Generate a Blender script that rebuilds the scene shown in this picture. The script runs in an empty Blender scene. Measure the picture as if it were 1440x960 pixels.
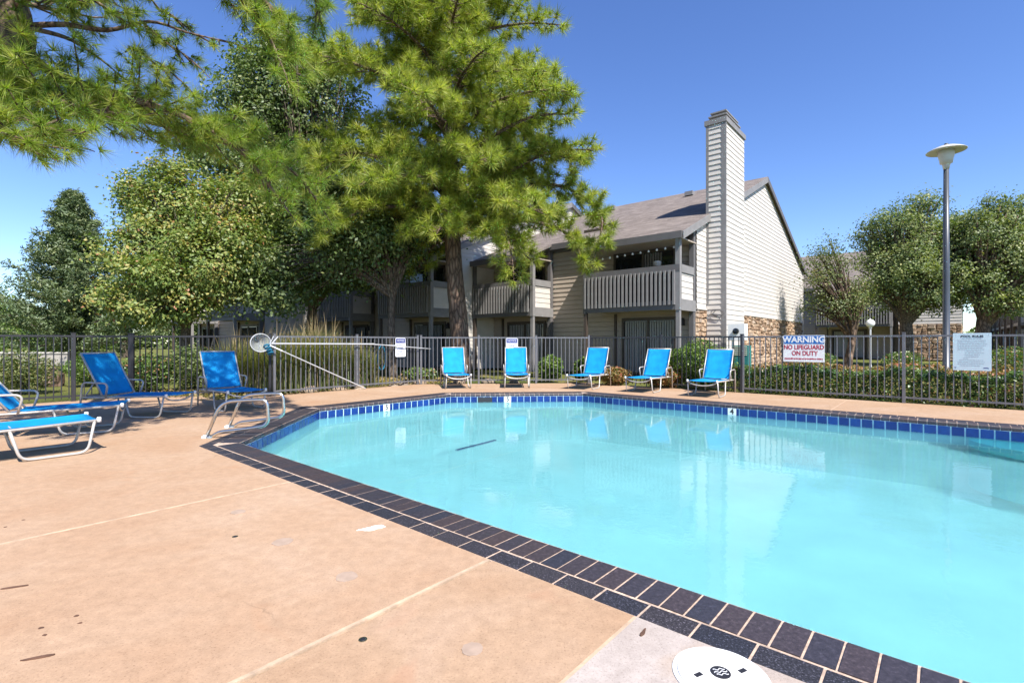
import bpy, bmesh, math, random
import numpy as np
from mathutils import Vector, Matrix
R = math.radians
rng = np.random.default_rng(7)
random.seed(7)
scene = bpy.context.scene
COL = scene.collection

# ------------------------------------------------------------------ camera, sky, sun, exposure
EYE = 1.25
cam_data = bpy.data.cameras.new('camera')
cam_data.lens = 17.6; cam_data.sensor_width = 36.0
cam_data.clip_start = 0.05; cam_data.clip_end = 3000
cam = bpy.data.objects.new('camera', cam_data); COL.objects.link(cam)
cam.location = (0, 0, EYE); cam.rotation_euler = (R(90), 0, 0)
scene.camera = cam

SUN_ELEV = R(51); SUN_AZ = R(150)            # azimuth clockwise from +Y: behind the camera, to the right
world = bpy.data.worlds.new('World'); scene.world = world
world.use_nodes = True
wn = world.node_tree; wn.nodes.clear()
sky = wn.nodes.new('ShaderNodeTexSky'); sky.sky_type = 'NISHITA'
sky.sun_disc = False; sky.sun_elevation = SUN_ELEV; sky.sun_rotation = SUN_AZ
sky.altitude = 300; sky.air_density = 1.0; sky.dust_density = 0.0; sky.ozone_density = 5.0
bg = wn.nodes.new('ShaderNodeBackground'); bg.inputs[1].default_value = 0.118
wo = wn.nodes.new('ShaderNodeOutputWorld')
hs = wn.nodes.new('ShaderNodeHueSaturation'); hs.inputs['Saturation'].default_value = 1.12; hs.inputs['Hue'].default_value = 0.512
wn.links.new(sky.outputs[0], hs.inputs['Color']); wn.links.new(hs.outputs[0], bg.inputs[0]); wn.links.new(bg.outputs[0], wo.inputs[0])

sun_data = bpy.data.lights.new('sun', 'SUN'); sun_data.energy = 5.0; sun_data.angle = R(0.53)
sun_data.color = (1.0, 0.955, 0.88)
sun = bpy.data.objects.new('sun', sun_data); COL.objects.link(sun)
sdir = Vector((math.sin(SUN_AZ) * math.cos(SUN_ELEV), math.cos(SUN_AZ) * math.cos(SUN_ELEV), math.sin(SUN_ELEV)))
sun.rotation_euler = sdir.to_track_quat('Z', 'Y').to_euler()
sun.location = sdir * 60

scene.view_settings.view_transform = 'Standard'; scene.view_settings.look = 'None'
scene.view_settings.exposure = 0.95; scene.view_settings.gamma = 1.0
scene.view_settings.use_curve_mapping = False
scene.render.engine = 'CYCLES'
scene.cycles.use_denoising = True
scene.cycles.max_bounces = 10; scene.cycles.transparent_max_bounces = 16
scene.cycles.sample_clamp_indirect = 6.0

# ------------------------------------------------------------------ frames: p runs left-away, q runs right-away (pool and houses share them)
ANG = R(49.3)
PV = Vector((-math.sin(ANG), math.cos(ANG), 0)); QV = Vector((math.cos(ANG), math.sin(ANG), 0))
ROT = -(math.pi / 2 - ANG)                    # local x = -p, local y = q
FPX = 705.0
def W(p, q, z=0.0): return PV * p + QV * q + Vector((0, 0, z))
def at(u, v, d): return Vector(((u - 720) / FPX * d, d, EYE - (v - 480) / FPX * d))

# ------------------------------------------------------------------ materials
def new_mat(name):
    m = bpy.data.materials.new(name); m.use_nodes = True
    nt = m.node_tree; nt.nodes.clear()
    out = nt.nodes.new('ShaderNodeOutputMaterial')
    return m, nt, out
def N(nt, t, **kw):
    n = nt.nodes.new(t)
    for k, v in kw.items():
        if hasattr(n, k): setattr(n, k, v)
        else: n.inputs[k].default_value = v
    return n
def ramp(nt, stops):
    r = nt.nodes.new('ShaderNodeValToRGB')
    e = r.color_ramp.elements
    e[0].position, e[0].color = stops[0][0], (*stops[0][1], 1)
    e[1].position, e[1].color = stops[-1][0], (*stops[-1][1], 1)
    for pos, c in stops[1:-1]:
        k = e.new(pos); k.color = (*c, 1)
    return r
def mixc(nt, a, b, fac, mode='MIX'):
    m = nt.nodes.new('ShaderNodeMix'); m.data_type = 'RGBA'; m.blend_type = mode
    for sock, v in ((m.inputs[0], fac), (m.inputs[6], a), (m.inputs[7], b)):
        if isinstance(v, (int, float)): sock.default_value = v
        elif isinstance(v, tuple): sock.default_value = (*v, 1) if len(v) == 3 else v
        else: nt.links.new(v, sock)
    return m.outputs[2]
def simple(name, col, rough=0.6, metal=0.0, var=0.12, scale=6.0, bump=0.0, bscale=60.0, coord='Object', spec=0.5):
    m, nt, out = new_mat(name)
    b = N(nt, 'ShaderNodeBsdfPrincipled'); b.inputs['Roughness'].default_value = rough; b.inputs['Metallic'].default_value = metal
    b.inputs['Specular IOR Level'].default_value = spec
    tc = N(nt, 'ShaderNodeTexCoord')
    if var > 0:
        nz = N(nt, 'ShaderNodeTexNoise'); nz.inputs['Scale'].default_value = scale; nz.inputs['Detail'].default_value = 6
        nt.links.new(tc.outputs[coord], nz.inputs['Vector'])
        lo = tuple(c * (1 - var) for c in col); hi = tuple(min(1, c * (1 + var)) for c in col)
        rp = ramp(nt, [(0.3, lo), (0.7, hi)]); nt.links.new(nz.outputs[0], rp.inputs[0])
        nt.links.new(rp.outputs[0], b.inputs['Base Color'])
    else:
        b.inputs['Base Color'].default_value = (*col, 1)
    if bump > 0:
        n2 = N(nt, 'ShaderNodeTexNoise'); n2.inputs['Scale'].default_value = bscale; n2.inputs['Detail'].default_value = 5
        nt.links.new(tc.outputs[coord], n2.inputs['Vector'])
        bp = N(nt, 'ShaderNodeBump'); bp.inputs['Strength'].default_value = bump; bp.inputs['Distance'].default_value = 0.01
        nt.links.new(n2.outputs[0], bp.inputs['Height']); nt.links.new(bp.outputs[0], b.inputs['Normal'])
    nt.links.new(b.outputs[0], out.inputs[0])
    return m
def concrete(name, base, light, dark, stain):
    m, nt, out = new_mat(name)
    b = N(nt, 'ShaderNodeBsdfPrincipled'); b.inputs['Roughness'].default_value = 0.85; b.inputs['Specular IOR Level'].default_value = 0.25
    tc = N(nt, 'ShaderNodeTexCoord'); geo = N(nt, 'ShaderNodeNewGeometry')
    P = geo.outputs['Position']
    def nz(scale, det, rough=0.55, dist=0.0):
        n = N(nt, 'ShaderNodeTexNoise'); n.inputs['Scale'].default_value = scale; n.inputs['Detail'].default_value = det
        n.inputs['Roughness'].default_value = rough; n.inputs['Distortion'].default_value = dist
        nt.links.new(P, n.inputs['Vector']); return n.outputs[0]
    r1 = ramp(nt, [(0.32, dark), (0.5, base), (0.7, light)]); nt.links.new(nz(0.9, 9, 0.62, 0.4), r1.inputs[0])
    sp = ramp(nt, [(0.30, (0.45, 0.42, 0.40)), (0.45, (1, 1, 1)), (0.58, (1, 1, 1)), (0.74, (1.45, 1.45, 1.45))])
    nt.links.new(nz(95, 4, 0.8), sp.inputs[0])
    c = mixc(nt, r1.outputs[0], sp.outputs[0], 0.9, 'MULTIPLY')
    mid = ramp(nt, [(0.35, (0.84, 0.83, 0.82)), (0.65, (1.1, 1.1, 1.1))]); nt.links.new(nz(14, 8, 0.7), mid.inputs[0])
    c = mixc(nt, c, mid.outputs[0], 0.8, 'MULTIPLY')
    # rusty / leafy stains with their own shape
    st = ramp(nt, [(0.61, (0, 0, 0)), (0.74, (1, 1, 1))]); nt.links.new(nz(1.7, 5, 0.5, 1.2), st.inputs[0])
    c = mixc(nt, c, stain, st.outputs[0]) if False else mixc(nt, c, mixc(nt, c, stain, 0.35), st.outputs[0])
    # hairline cracks: thin edges of a distorted voronoi, kept only in patches
    vo = N(nt, 'ShaderNodeTexVoronoi', feature='DISTANCE_TO_EDGE'); vo.inputs['Scale'].default_value = 0.55
    add = N(nt, 'ShaderNodeVectorMath', operation='ADD')
    wn_ = N(nt, 'ShaderNodeTexNoise'); wn_.inputs['Scale'].default_value = 2.2; wn_.inputs['Detail'].default_value = 5
    nt.links.new(P, wn_.inputs['Vector'])
    sc_ = N(nt, 'ShaderNodeVectorMath', operation='SCALE'); sc_.inputs['Scale'].default_value = 0.5
    nt.links.new(wn_.outputs[1], sc_.inputs[0]); nt.links.new(P, add.inputs[0]); nt.links.new(sc_.outputs[0], add.inputs[1])
    nt.links.new(add.outputs[0], vo.inputs['Vector'])
    ck = ramp(nt, [(0.0, (1, 1, 1)), (0.0035, (0, 0, 0))]); nt.links.new(vo.outputs['Distance'], ck.inputs[0])
    gate = ramp(nt, [(0.52, (0, 0, 0)), (0.6, (1, 1, 1))]); nt.links.new(nz(0.5, 2), gate.inputs[0])
    ckm = mixc(nt, ck.outputs[0], gate.outputs[0], 1.0, 'MULTIPLY')
    c = mixc(nt, c, tuple(x * 0.55 for x in base), ckm)
    nt.links.new(c, b.inputs['Base Color'])
    bp = N(nt, 'ShaderNodeBump'); bp.inputs['Strength'].default_value = 0.35; bp.inputs['Distance'].default_value = 0.004
    nt.links.new(nz(120, 4, 0.7), bp.inputs['Height']); nt.links.new(bp.outputs[0], b.inputs['Normal'])
    nt.links.new(b.outputs[0], out.inputs[0])
    return m
def leaf_mat(name, stops, trans=0.35, rough=0.5):
    """foliage: colour varies from leaf to leaf through the face attribute 'rnd'"""
    m, nt, out = new_mat(name)
    a = N(nt, 'ShaderNodeAttribute'); a.attribute_name = 'rnd'
    rp = ramp(nt, stops); nt.links.new(a.outputs['Fac'], rp.inputs[0])
    b = N(nt, 'ShaderNodeBsdfPrincipled'); b.inputs['Roughness'].default_value = rough; b.inputs['Specular IOR Level'].default_value = 0.5 if trans > 0 else 0.2
    t = N(nt, 'ShaderNodeBsdfTranslucent')
    nt.links.new(rp.outputs[0], b.inputs['Base Color'])
    g = mixc(nt, rp.outputs[0], (1.0, 1.15, 0.45), 1.0, 'MULTIPLY'); nt.links.new(g, t.inputs[0])
    mx = N(nt, 'ShaderNodeMixShader'); mx.inputs[0].default_value = trans
    nt.links.new(b.outputs[0], mx.inputs[1]); nt.links.new(t.outputs[0], mx.inputs[2])
    nt.links.new(mx.outputs[0], out.inputs[0])
    return m
def bark_mat(name, c1, c2, sx=9.0):
    m, nt, out = new_mat(name)
    b = N(nt, 'ShaderNodeBsdfPrincipled'); b.inputs['Roughness'].default_value = 0.9
    geo = N(nt, 'ShaderNodeNewGeometry')
    mp = N(nt, 'ShaderNodeMapping'); mp.inputs['Scale'].default_value = (1, 1, 0.28)
    nt.links.new(geo.outputs['Position'], mp.inputs[0])
    vo = N(nt, 'ShaderNodeTexVoronoi', feature='DISTANCE_TO_EDGE'); vo.inputs['Scale'].default_value = sx
    nz = N(nt, 'ShaderNodeTexNoise'); nz.inputs['Scale'].default_value = 14; nz.inputs['Detail'].default_value = 7
    nt.links.new(mp.outputs[0], vo.inputs['Vector']); nt.links.new(mp.outputs[0], nz.inputs['Vector'])
    r1 = ramp(nt, [(0.0, tuple(x * 0.35 for x in c1)), (0.12, c1), (0.5, c2)]); nt.links.new(vo.outputs['Distance'], r1.inputs[0])
    r2 = ramp(nt, [(0.3, (0.6, 0.6, 0.6)), (0.7, (1.25, 1.2, 1.15))]); nt.links.new(nz.outputs[0], r2.inputs[0])
    nt.links.new(mixc(nt, r1.outputs[0], r2.outputs[0], 1.0, 'MULTIPLY'), b.inputs['Base Color'])
    bp = N(nt, 'ShaderNodeBump'); bp.inputs['Strength'].default_value = 0.9; bp.inputs['Distance'].default_value = 0.04
    nt.links.new(vo.outputs['Distance'], bp.inputs['Height']); nt.links.new(bp.outputs[0], b.inputs['Normal'])
    nt.links.new(b.outputs[0], out.inputs[0])
    return m
def rnd_mat(name, c1, c2, rough=0.6, speck=0.2, bump=0.25, scale=30.0, spec=0.5):
    """each object (brick, tile ...) takes its own shade between two colours"""
    m, nt, out = new_mat(name)
    b = N(nt, 'ShaderNodeBsdfPrincipled'); b.inputs['Roughness'].default_value = rough; b.inputs['Specular IOR Level'].default_value = spec
    oi = N(nt, 'ShaderNodeObjectInfo'); rp = ramp(nt, [(0.0, c1), (1.0, c2)]); nt.links.new(oi.outputs['Random'], rp.inputs[0])
    geo = N(nt, 'ShaderNodeNewGeometry')
    nz = N(nt, 'ShaderNodeTexNoise'); nz.inputs['Scale'].default_value = scale; nz.inputs['Detail'].default_value = 6; nz.inputs['Roughness'].default_value = 0.7
    nt.links.new(geo.outputs['Position'], nz.inputs['Vector'])
    r2 = ramp(nt, [(0.3, (max(.3, 1 - speck),) * 3), (0.56, (1, 1, 1)), (0.72, (1 + 2 * speck,) * 3)]); nt.links.new(nz.outputs[0], r2.inputs[0])
    nt.links.new(mixc(nt, rp.outputs[0], r2.outputs[0], 1.0, 'MULTIPLY'), b.inputs['Base Color'])
    bp = N(nt, 'ShaderNodeBump'); bp.inputs['Strength'].default_value = bump; bp.inputs['Distance'].default_value = 0.004
    nt.links.new(nz.outputs[0], bp.inputs['Height']); nt.links.new(bp.outputs[0], b.inputs['Normal'])
    nt.links.new(b.outputs[0], out.inputs[0])
    return m

M = {}
M['deck'] = concrete('tan_deck_concrete', (0.385, 0.256, 0.166), (0.42, 0.295, 0.205), (0.357, 0.224, 0.138), (0.36, 0.19, 0.10))
M['deck_pink'] = concrete('pinkish_deck_concrete', (0.375, 0.250, 0.160), (0.41, 0.290, 0.205), (0.345, 0.218, 0.132), (0.38, 0.20, 0.12))
M['deck_grey'] = concrete('pale_grey_concrete', (0.40, 0.345, 0.31), (0.45, 0.395, 0.36), (0.34, 0.285, 0.25), (0.42, 0.30, 0.2))
M['joint'] = simple('cream_joint_filler', (0.46, 0.33, 0.225), 0.9, var=0.25, scale=12, bump=0.4)
M['joint_groove'] = simple('brown_open_joint', (0.21, 0.135, 0.09), 0.9, var=0.2, scale=9)
M['mortar'] = simple('coping_mortar', (0.46, 0.34, 0.26), 0.9, var=0.3, scale=25, bump=0.5)
M['brick'] = rnd_mat('dark_glazed_coping_brick', (0.030, 0.032, 0.046), (0.058, 0.042, 0.044), 0.5, 0.5, 0.35, 45, 0.4)
M['brick_worn'] = rnd_mat('worn_edge_coping_brick', (0.020, 0.022, 0.032), (0.036, 0.032, 0.038), 0.65, 3.0, 0.6, 110, 0.35)
M['tile'] = rnd_mat('cobalt_glazed_tile', (0.005, 0.020, 0.13), (0.008, 0.040, 0.20), 0.12, 0.15, 0.05, 20)
M['grout'] = simple('pale_aqua_grout', (0.42, 0.60, 0.62), 0.8, var=0.1)
M['white_tile'] = simple('white_depth_tile', (0.72, 0.74, 0.72), 0.3, var=0.05)
M['black_ink'] = simple('black_ink', (0.015, 0.015, 0.02), 0.6, var=0)
M['plaster'] = simple('pale_pool_plaster', (0.56, 0.69, 0.72), 0.8, var=0.10, scale=1.4)
M['steel'] = simple('brushed_stainless', (0.62, 0.61, 0.58), 0.28, 1.0, var=0.08, scale=30)
M['alu'] = simple('champagne_painted_aluminium', (0.47, 0.44, 0.40), 0.38, 0.25, var=0.08, scale=20)
M['white_plastic'] = simple('white_plastic', (0.74, 0.74, 0.72), 0.45, var=0.05)
M['sling'] = simple('blue_sling_fabric', (0.004, 0.225, 0.52), 0.75, var=0.17, scale=5, bump=0.25, bscale=400, spec=0.2)
M['fence'] = simple('grey_fence_metal', (0.115, 0.115, 0.125), 0.5, 0.1, var=0.15, scale=8)  # mid-grey base colour of the lighter picket runs
M['fence_dark'] = simple('black_fence_metal', (0.030, 0.030, 0.034), 0.42, 0.1, var=0.15, scale=8)  # near-black base colour of the darker picket runs
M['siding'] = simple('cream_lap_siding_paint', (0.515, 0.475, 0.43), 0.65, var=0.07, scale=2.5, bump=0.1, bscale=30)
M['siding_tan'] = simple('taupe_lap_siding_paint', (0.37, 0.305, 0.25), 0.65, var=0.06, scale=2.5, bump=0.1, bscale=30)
M['trim'] = simple('charcoal_trim_paint', (0.105, 0.098, 0.098), 0.6, var=0.1, scale=4)
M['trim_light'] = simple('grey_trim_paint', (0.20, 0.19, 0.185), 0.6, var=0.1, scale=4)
M['brown'] = simple('dark_brown_door_frame', (0.060, 0.045, 0.036), 0.5, var=0.1)
M['balcony_shade'] = simple('painted_interior_shade', (0.020, 0.018, 0.017), 0.9, var=0.1)  # near-black colour stands in for the shade inside the open balconies
M['glass'] = simple('dark_window_glass', (0.012, 0.014, 0.016), 0.05, var=0)
M['blind'] = simple('grey_vertical_blind', (0.30, 0.30, 0.31), 0.7, var=0.1, scale=3)
M['stone'] = leaf_mat('tan_rubble_stone', [(0.0, (0.20, 0.13, 0.085)), (0.4, (0.36, 0.24, 0.155)), (0.75, (0.46, 0.34, 0.235)), (1.0, (0.30, 0.235, 0.185))], 0.0, 0.9)
M['bark'] = bark_mat('pine_bark', (0.13, 0.085, 0.058), (0.25, 0.18, 0.135))
M['bark_grey'] = bark_mat('grey_brown_bark', (0.13, 0.10, 0.075), (0.22, 0.175, 0.135), 14)
M['needle'] = leaf_mat('pine_needles', [(0.0, (0.16, 0.205, 0.028)), (0.45, (0.34, 0.39, 0.055)), (0.85, (0.50, 0.50, 0.10)), (1.0, (0.30, 0.22, 0.09))], 0.45)
M['needle_near'] = leaf_mat('near_pine_needles', [(0.0, (0.13, 0.20, 0.03)), (0.5, (0.27, 0.345, 0.05)), (0.9, (0.46, 0.47, 0.095)), (1.0, (0.32, 0.23, 0.10))], 0.48)
M['oak'] = leaf_mat('oak_leaves', [(0.0, (0.062, 0.105, 0.032)), (0.6, (0.133, 0.184, 0.055)), (1.0, (0.25, 0.273, 0.092))])
M['turning'] = leaf_mat('turning_leaves', [(0.0, (0.101, 0.165, 0.036)), (0.5, (0.218, 0.281, 0.066)), (0.8, (0.353, 0.33, 0.099)), (0.93, (0.504, 0.396, 0.099)), (1.0, (0.437, 0.198, 0.099))])
M['cedar'] = leaf_mat('cedar_sprays', [(0.0, (0.071, 0.117, 0.057)), (0.6, (0.153, 0.205, 0.091)), (1.0, (0.265, 0.293, 0.131))], 0.25)
M['elm'] = leaf_mat('elm_leaves', [(0.0, (0.09, 0.141, 0.049)), (0.6, (0.206, 0.25, 0.083)), (1.0, (0.384, 0.38, 0.134))])
M['sparse'] = leaf_mat('dry_sparse_leaves', [(0.0, (0.078, 0.117, 0.039)), (0.6, (0.169, 0.208, 0.065)), (1.0, (0.286, 0.234, 0.104))])
M['hedge'] = leaf_mat('hedge_leaves', [(0.0, (0.045, 0.1, 0.024)), (0.6, (0.111, 0.185, 0.042)), (0.88, (0.208, 0.27, 0.075)), (0.95, (0.372, 0.17, 0.089)), (1.0, (0.416, 0.198, 0.119))], 0.3, 0.4)
M['nandina'] = leaf_mat('orange_tipped_leaves', [(0.0, (0.09, 0.12, 0.03)), (0.4, (0.26, 0.20, 0.06)), (0.75, (0.34, 0.17, 0.07)), (1.0, (0.36, 0.11, 0.06))], 0.3)
M['shrub'] = leaf_mat('bright_shrub_leaves', [(0.0, (0.062, 0.125, 0.022)), (0.6, (0.138, 0.225, 0.037)), (1.0, (0.25, 0.325, 0.075))], 0.35)
M['blade'] = leaf_mat('ornamental_grass', [(0.0, (0.091, 0.13, 0.039)), (0.5, (0.169, 0.208, 0.065)), (1.0, (0.351, 0.286, 0.143))], 0.4)
M['plume'] = leaf_mat('tan_grass_plumes', [(0.0, (0.33, 0.24, 0.12)), (1.0, (0.42, 0.32, 0.17))], 0.4)

# ------------------------------------------------------------------ mesh helpers
class MB:
    def __init__(self): self.v = []; self.f = []
    def add(self, vs, fs):
        o = len(self.v); self.v += [tuple(x) for x in vs]; self.f += [tuple(i + o for i in f) for f in fs]; return self
    def box(self, x0, x1, y0, y1, z0, z1):
        vs = [(x0, y0, z0), (x1, y0, z0), (x1, y1, z0), (x0, y1, z0), (x0, y0, z1), (x1, y0, z1), (x1, y1, z1), (x0, y1, z1)]
        return self.add(vs, [(3, 2, 1, 0), (4, 5, 6, 7), (0, 1, 5, 4), (1, 2, 6, 5), (2, 3, 7, 6), (3, 0, 4, 7)])
    def bar(self, a, b, wx, wy, up=Vector((0, 0, 1))):
        a, b = Vector(a), Vector(b); d = (b - a).normalized()
        s = d.cross(up)
        if s.length < 1e-4: s = d.cross(Vector((1, 0, 0)))
        s.normalize(); t = s.cross(d)
        vs = [c + s * (i * wx / 2) + t * (j * wy / 2) for c in (a, b) for i, j in ((-1, -1), (1, -1), (1, 1), (-1, 1))]
        return self.add(vs, [(3, 2, 1, 0), (4, 5, 6, 7), (0, 1, 5, 4), (1, 2, 6, 5), (2, 3, 7, 6), (3, 0, 4, 7)])
    def tube(self, pts, r, n=8, cap=True):
        pts = [Vector(p) for p in pts]; rs = r if isinstance(r, (list, tuple)) else [r] * len(pts)
        rings = []; ref = None
        for i, p in enumerate(pts):
            d = (pts[min(i + 1, len(pts) - 1)] - pts[max(i - 1, 0)]).normalized()
            if ref is None:
                ref = d.orthogonal().normalized()
            ref = (ref - d * ref.dot(d)).normalized(); b = d.cross(ref)
            rings.append([p + (ref * math.cos(2 * math.pi * k / n) + b * math.sin(2 * math.pi * k / n)) * rs[i] for k in range(n)])
        vs = [v for ring in rings for v in ring]
        fs = [(i * n + k, i * n + (k + 1) % n, (i + 1) * n + (k + 1) % n, (i + 1) * n + k) for i in range(len(pts) - 1) for k in range(n)]
        if cap: fs += [tuple(range(n - 1, -1, -1)), tuple(range((len(pts) - 1) * n, len(pts) * n))]
        return self.add(vs, fs)
    def lathe(self, prof, n=24, c=(0, 0, 0)):
        vs = [(c[0] + r * math.cos(2 * math.pi * k / n), c[1] + r * math.sin(2 * math.pi * k / n), c[2] + z) for r, z in prof for k in range(n)]
        fs = [(i * n + k, i * n + (k + 1) % n, (i + 1) * n + (k + 1) % n, (i + 1) * n + k) for i in range(len(prof) - 1) for k in range(n)]
        if prof[0][0] > 1e-6: fs.append(tuple(range(n - 1, -1, -1)))
        if prof[-1][0] > 1e-6: fs.append(tuple(range((len(prof) - 1) * n, len(prof) * n)))
        return self.add(vs, fs)
    def prism(self, poly, z0, z1):
        n = len(poly)
        vs = [(x, y, z0) for x, y in poly] + [(x, y, z1) for x, y in poly]
        fs = [tuple(range(n - 1, -1, -1)), tuple(range(n, 2 * n))] + [(i, (i + 1) % n, n + (i + 1) % n, n + i) for i in range(n)]
        return self.add(vs, fs)
    def mesh(self, name, smooth=False):
        me = bpy.data.meshes.new(name); me.from_pydata(self.v, [], self.f); me.update()
        if smooth:
            me.polygons.foreach_set('use_smooth', [True] * len(me.polygons))
        return me
def obj(name, mesh, mat=None, parent=None, loc=None, rotz=None):
    if isinstance(mesh, MB): mesh = mesh.mesh(name)
    o = bpy.data.objects.new(name, mesh); COL.objects.link(o)
    if mat is not None and mesh is not None and len(mesh.materials) == 0: mesh.materials.append(mat)
    if parent is not None: o.parent = parent
    if loc is not None: o.location = loc
    if rotz is not None: o.rotation_euler = (0, 0, rotz)
    return o
def tag(o, label=None, cat=None, group=None, kind=None):
    for k, v in (('label', label), ('category', cat), ('group', group), ('kind', kind)):
        if v is not None: o[k] = v
    return o
def thing(name, label, cat, loc=(0, 0, 0), rotz=0.0, group=None, kind=None):
    o = obj(name, None, None, None, loc, rotz); o.empty_display_size = 0.2
    return tag(o, label, cat, group, kind)
def fast_mesh(name, verts, faces, rnd=None, nper=None):
    """verts (n,3), faces (m,k) numpy, one 'rnd' value per face"""
    me = bpy.data.meshes.new(name)
    n, k = faces.shape
    me.vertices.add(len(verts)); me.vertices.foreach_set('co', np.ascontiguousarray(verts, np.float32).ravel())
    me.loops.add(n * k); me.loops.foreach_set('vertex_index', np.ascontiguousarray(faces, np.int32).ravel())
    me.polygons.add(n); me.polygons.foreach_set('loop_start', np.arange(0, n * k, k, dtype=np.int32))
    me.update(calc_edges=True)
    if rnd is not None:
        a = me.attributes.new('rnd', 'FLOAT', 'FACE'); a.data.foreach_set('value', np.ascontiguousarray(rnd, np.float32))
    return me
def bevel(o, w, seg=2):
    md = o.modifiers.new('bevel', 'BEVEL'); md.width = w; md.segments = seg; md.limit_method = 'ANGLE'; return o
def smooth_path(pts, n=6):
    """Catmull-Rom through the points"""
    pts = [Vector(p) for p in pts]; out = []
    for i in range(len(pts) - 1):
        p0 = pts[max(i - 1, 0)]; p1 = pts[i]; p2 = pts[i + 1]; p3 = pts[min(i + 2, len(pts) - 1)]
        for k in range(n):
            t = k / n
            out.append(0.5 * ((2 * p1) + (p2 - p0) * t + (2 * p0 - 5 * p1 + 4 * p2 - p3) * t * t + (3 * p1 - p0 - 3 * p2 + p3) * t ** 3))
    out.append(pts[-1]); return out
def text(name, body, size, mat, parent, loc, rot, bold=0.0, sx=1.0):
    cu = bpy.data.curves.new(name, 'FONT'); cu.body = body; cu.size = size; cu.align_x = 'CENTER'; cu.align_y = 'CENTER'
    cu.extrude = 0.0008; cu.offset = bold; cu.materials.append(mat)
    tmp = bpy.data.objects.new('tmp_text', cu); COL.objects.link(tmp)
    me = bpy.data.meshes.new_from_object(tmp.evaluated_get(bpy.context.evaluated_depsgraph_get()))
    bpy.data.objects.remove(tmp); bpy.data.curves.remove(cu); me.name = name
    if not me.materials: me.materials.append(mat)
    o = obj(name, me, None, parent, loc); o.rotation_euler = rot; o.scale = (sx, 1, 1)
    return o

# ================================================================== GROUND, DECK, POOL
gm = MB(); gm.add([(-400, -60, 0), (400, -60, 0), (400, 700, 0), (-400, 700, 0)], [(0, 1, 2, 3)])
m, nt, out = new_mat('lawn_and_earth')
b = N(nt, 'ShaderNodeBsdfPrincipled'); b.inputs['Roughness'].default_value = 0.95; b.inputs['Specular IOR Level'].default_value = 0.1
geo = N(nt, 'ShaderNodeNewGeometry')
n1 = N(nt, 'ShaderNodeTexNoise'); n1.inputs['Scale'].default_value = 0.35; n1.inputs['Detail'].default_value = 5
n2 = N(nt, 'ShaderNodeTexNoise'); n2.inputs['Scale'].default_value = 30; n2.inputs['Detail'].default_value = 6; n2.inputs['Roughness'].default_value = 0.8
nt.links.new(geo.outputs[0], n1.inputs[0]); nt.links.new(geo.outputs[0], n2.inputs[0])
ra = ramp(nt, [(0.35, (0.085, 0.105, 0.028)), (0.6, (0.17, 0.17, 0.05)), (0.75, (0.24, 0.17, 0.10))]); nt.links.new(n1.outputs[0], ra.inputs[0])
rb = ramp(nt, [(0.3, (0.5, 0.5, 0.5)), (0.7, (1.35, 1.35, 1.3))]); nt.links.new(n2.outputs[0], rb.inputs[0])
nt.links.new(mixc(nt, ra.outputs[0], rb.outputs[0], 1.0, 'MULTIPLY'), b.inputs[0])
bp = N(nt, 'ShaderNodeBump'); bp.inputs['Strength'].default_value = 0.8; bp.inputs['Distance'].default_value = 0.05
nt.links.new(n2.outputs[0], bp.inputs['Height']); nt.links.new(bp.outputs[0], b.inputs['Normal']); nt.links.new(b.outputs[0], out.inputs[0])
M['ground'] = m
# the ground sheet has a hole where the pool basin sits
POOL_L = 13.0                                   # half-open to the right, out of frame
gx = MB()
def pq(p, q): w = W(p, q); return (w.x, w.y)
hole = [(-POOL_L, 2.0), (-POOL_L, 10.8), (9.4, 10.8), (9.4, 2.0)]
outer = [(-400, -400), (-400, 600), (400, 600), (400, -400)]
vs = [(*pq(*a), -0.06) for a in outer] + [(*pq(*a), -0.06) for a in hole]
gx.add(vs, [(0, 1, 5, 4), (1, 2, 6, 5), (2, 3, 7, 6), (3, 0, 4, 7)])
ground = tag(obj('ground', gx, M['ground']), 'grass and bare earth around the pool enclosure', 'ground', kind='structure')

# pool outline in (p, q): inner lip of the coping
def outline(off):
    d = off * (math.sqrt(2) - 1)
    n_, f_, l_ = 2.51 - off, 10.30 + off, 8.85 + off
    return [(-POOL_L, n_), (6.60 + d, n_), (8.85 + off, 4.76 - d), (8.85 + off, 8.05 + d), (6.60 + d, f_), (-POOL_L, f_)]
IN = outline(0); MID = outline(0.265); OUT = outline(0.415)
deck = thing('pool_deck', 'tan sand-finish concrete deck around the swimming pool', 'deck', kind='structure')
def slab(poly, mat):
    mb = MB(); mb.prism([pq(*a) for a in poly], -0.10, 0.0)
    o = obj('slab', mb, mat, deck)
    bm = bmesh.new(); bm.from_mesh(o.data); bmesh.ops.recalc_face_normals(bm, faces=bm.faces); bmesh.ops.triangulate(bm, faces=[f for f in bm.faces if len(f.verts) > 4]); bm.to_mesh(o.data); bm.free()
    return o
G = 0.008
o2 = OUT
slab([(-9, -7), (1.06 - G, -7), (1.06 - G, o2[0][1]), (-9, o2[0][1])], M['deck_grey'])
slab([(1.06 + G, -7), (1.96 - 0.034, -7), (1.96 - 0.012, o2[0][1]), (1.06 + G, o2[0][1])], M['deck_pink'])
slab([(1.96 + G * 2, -7), (4.41 - G, -7), (4.41 - G, o2[0][1]), (1.96 + G * 2, o2[0][1])], M['deck'])
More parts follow.
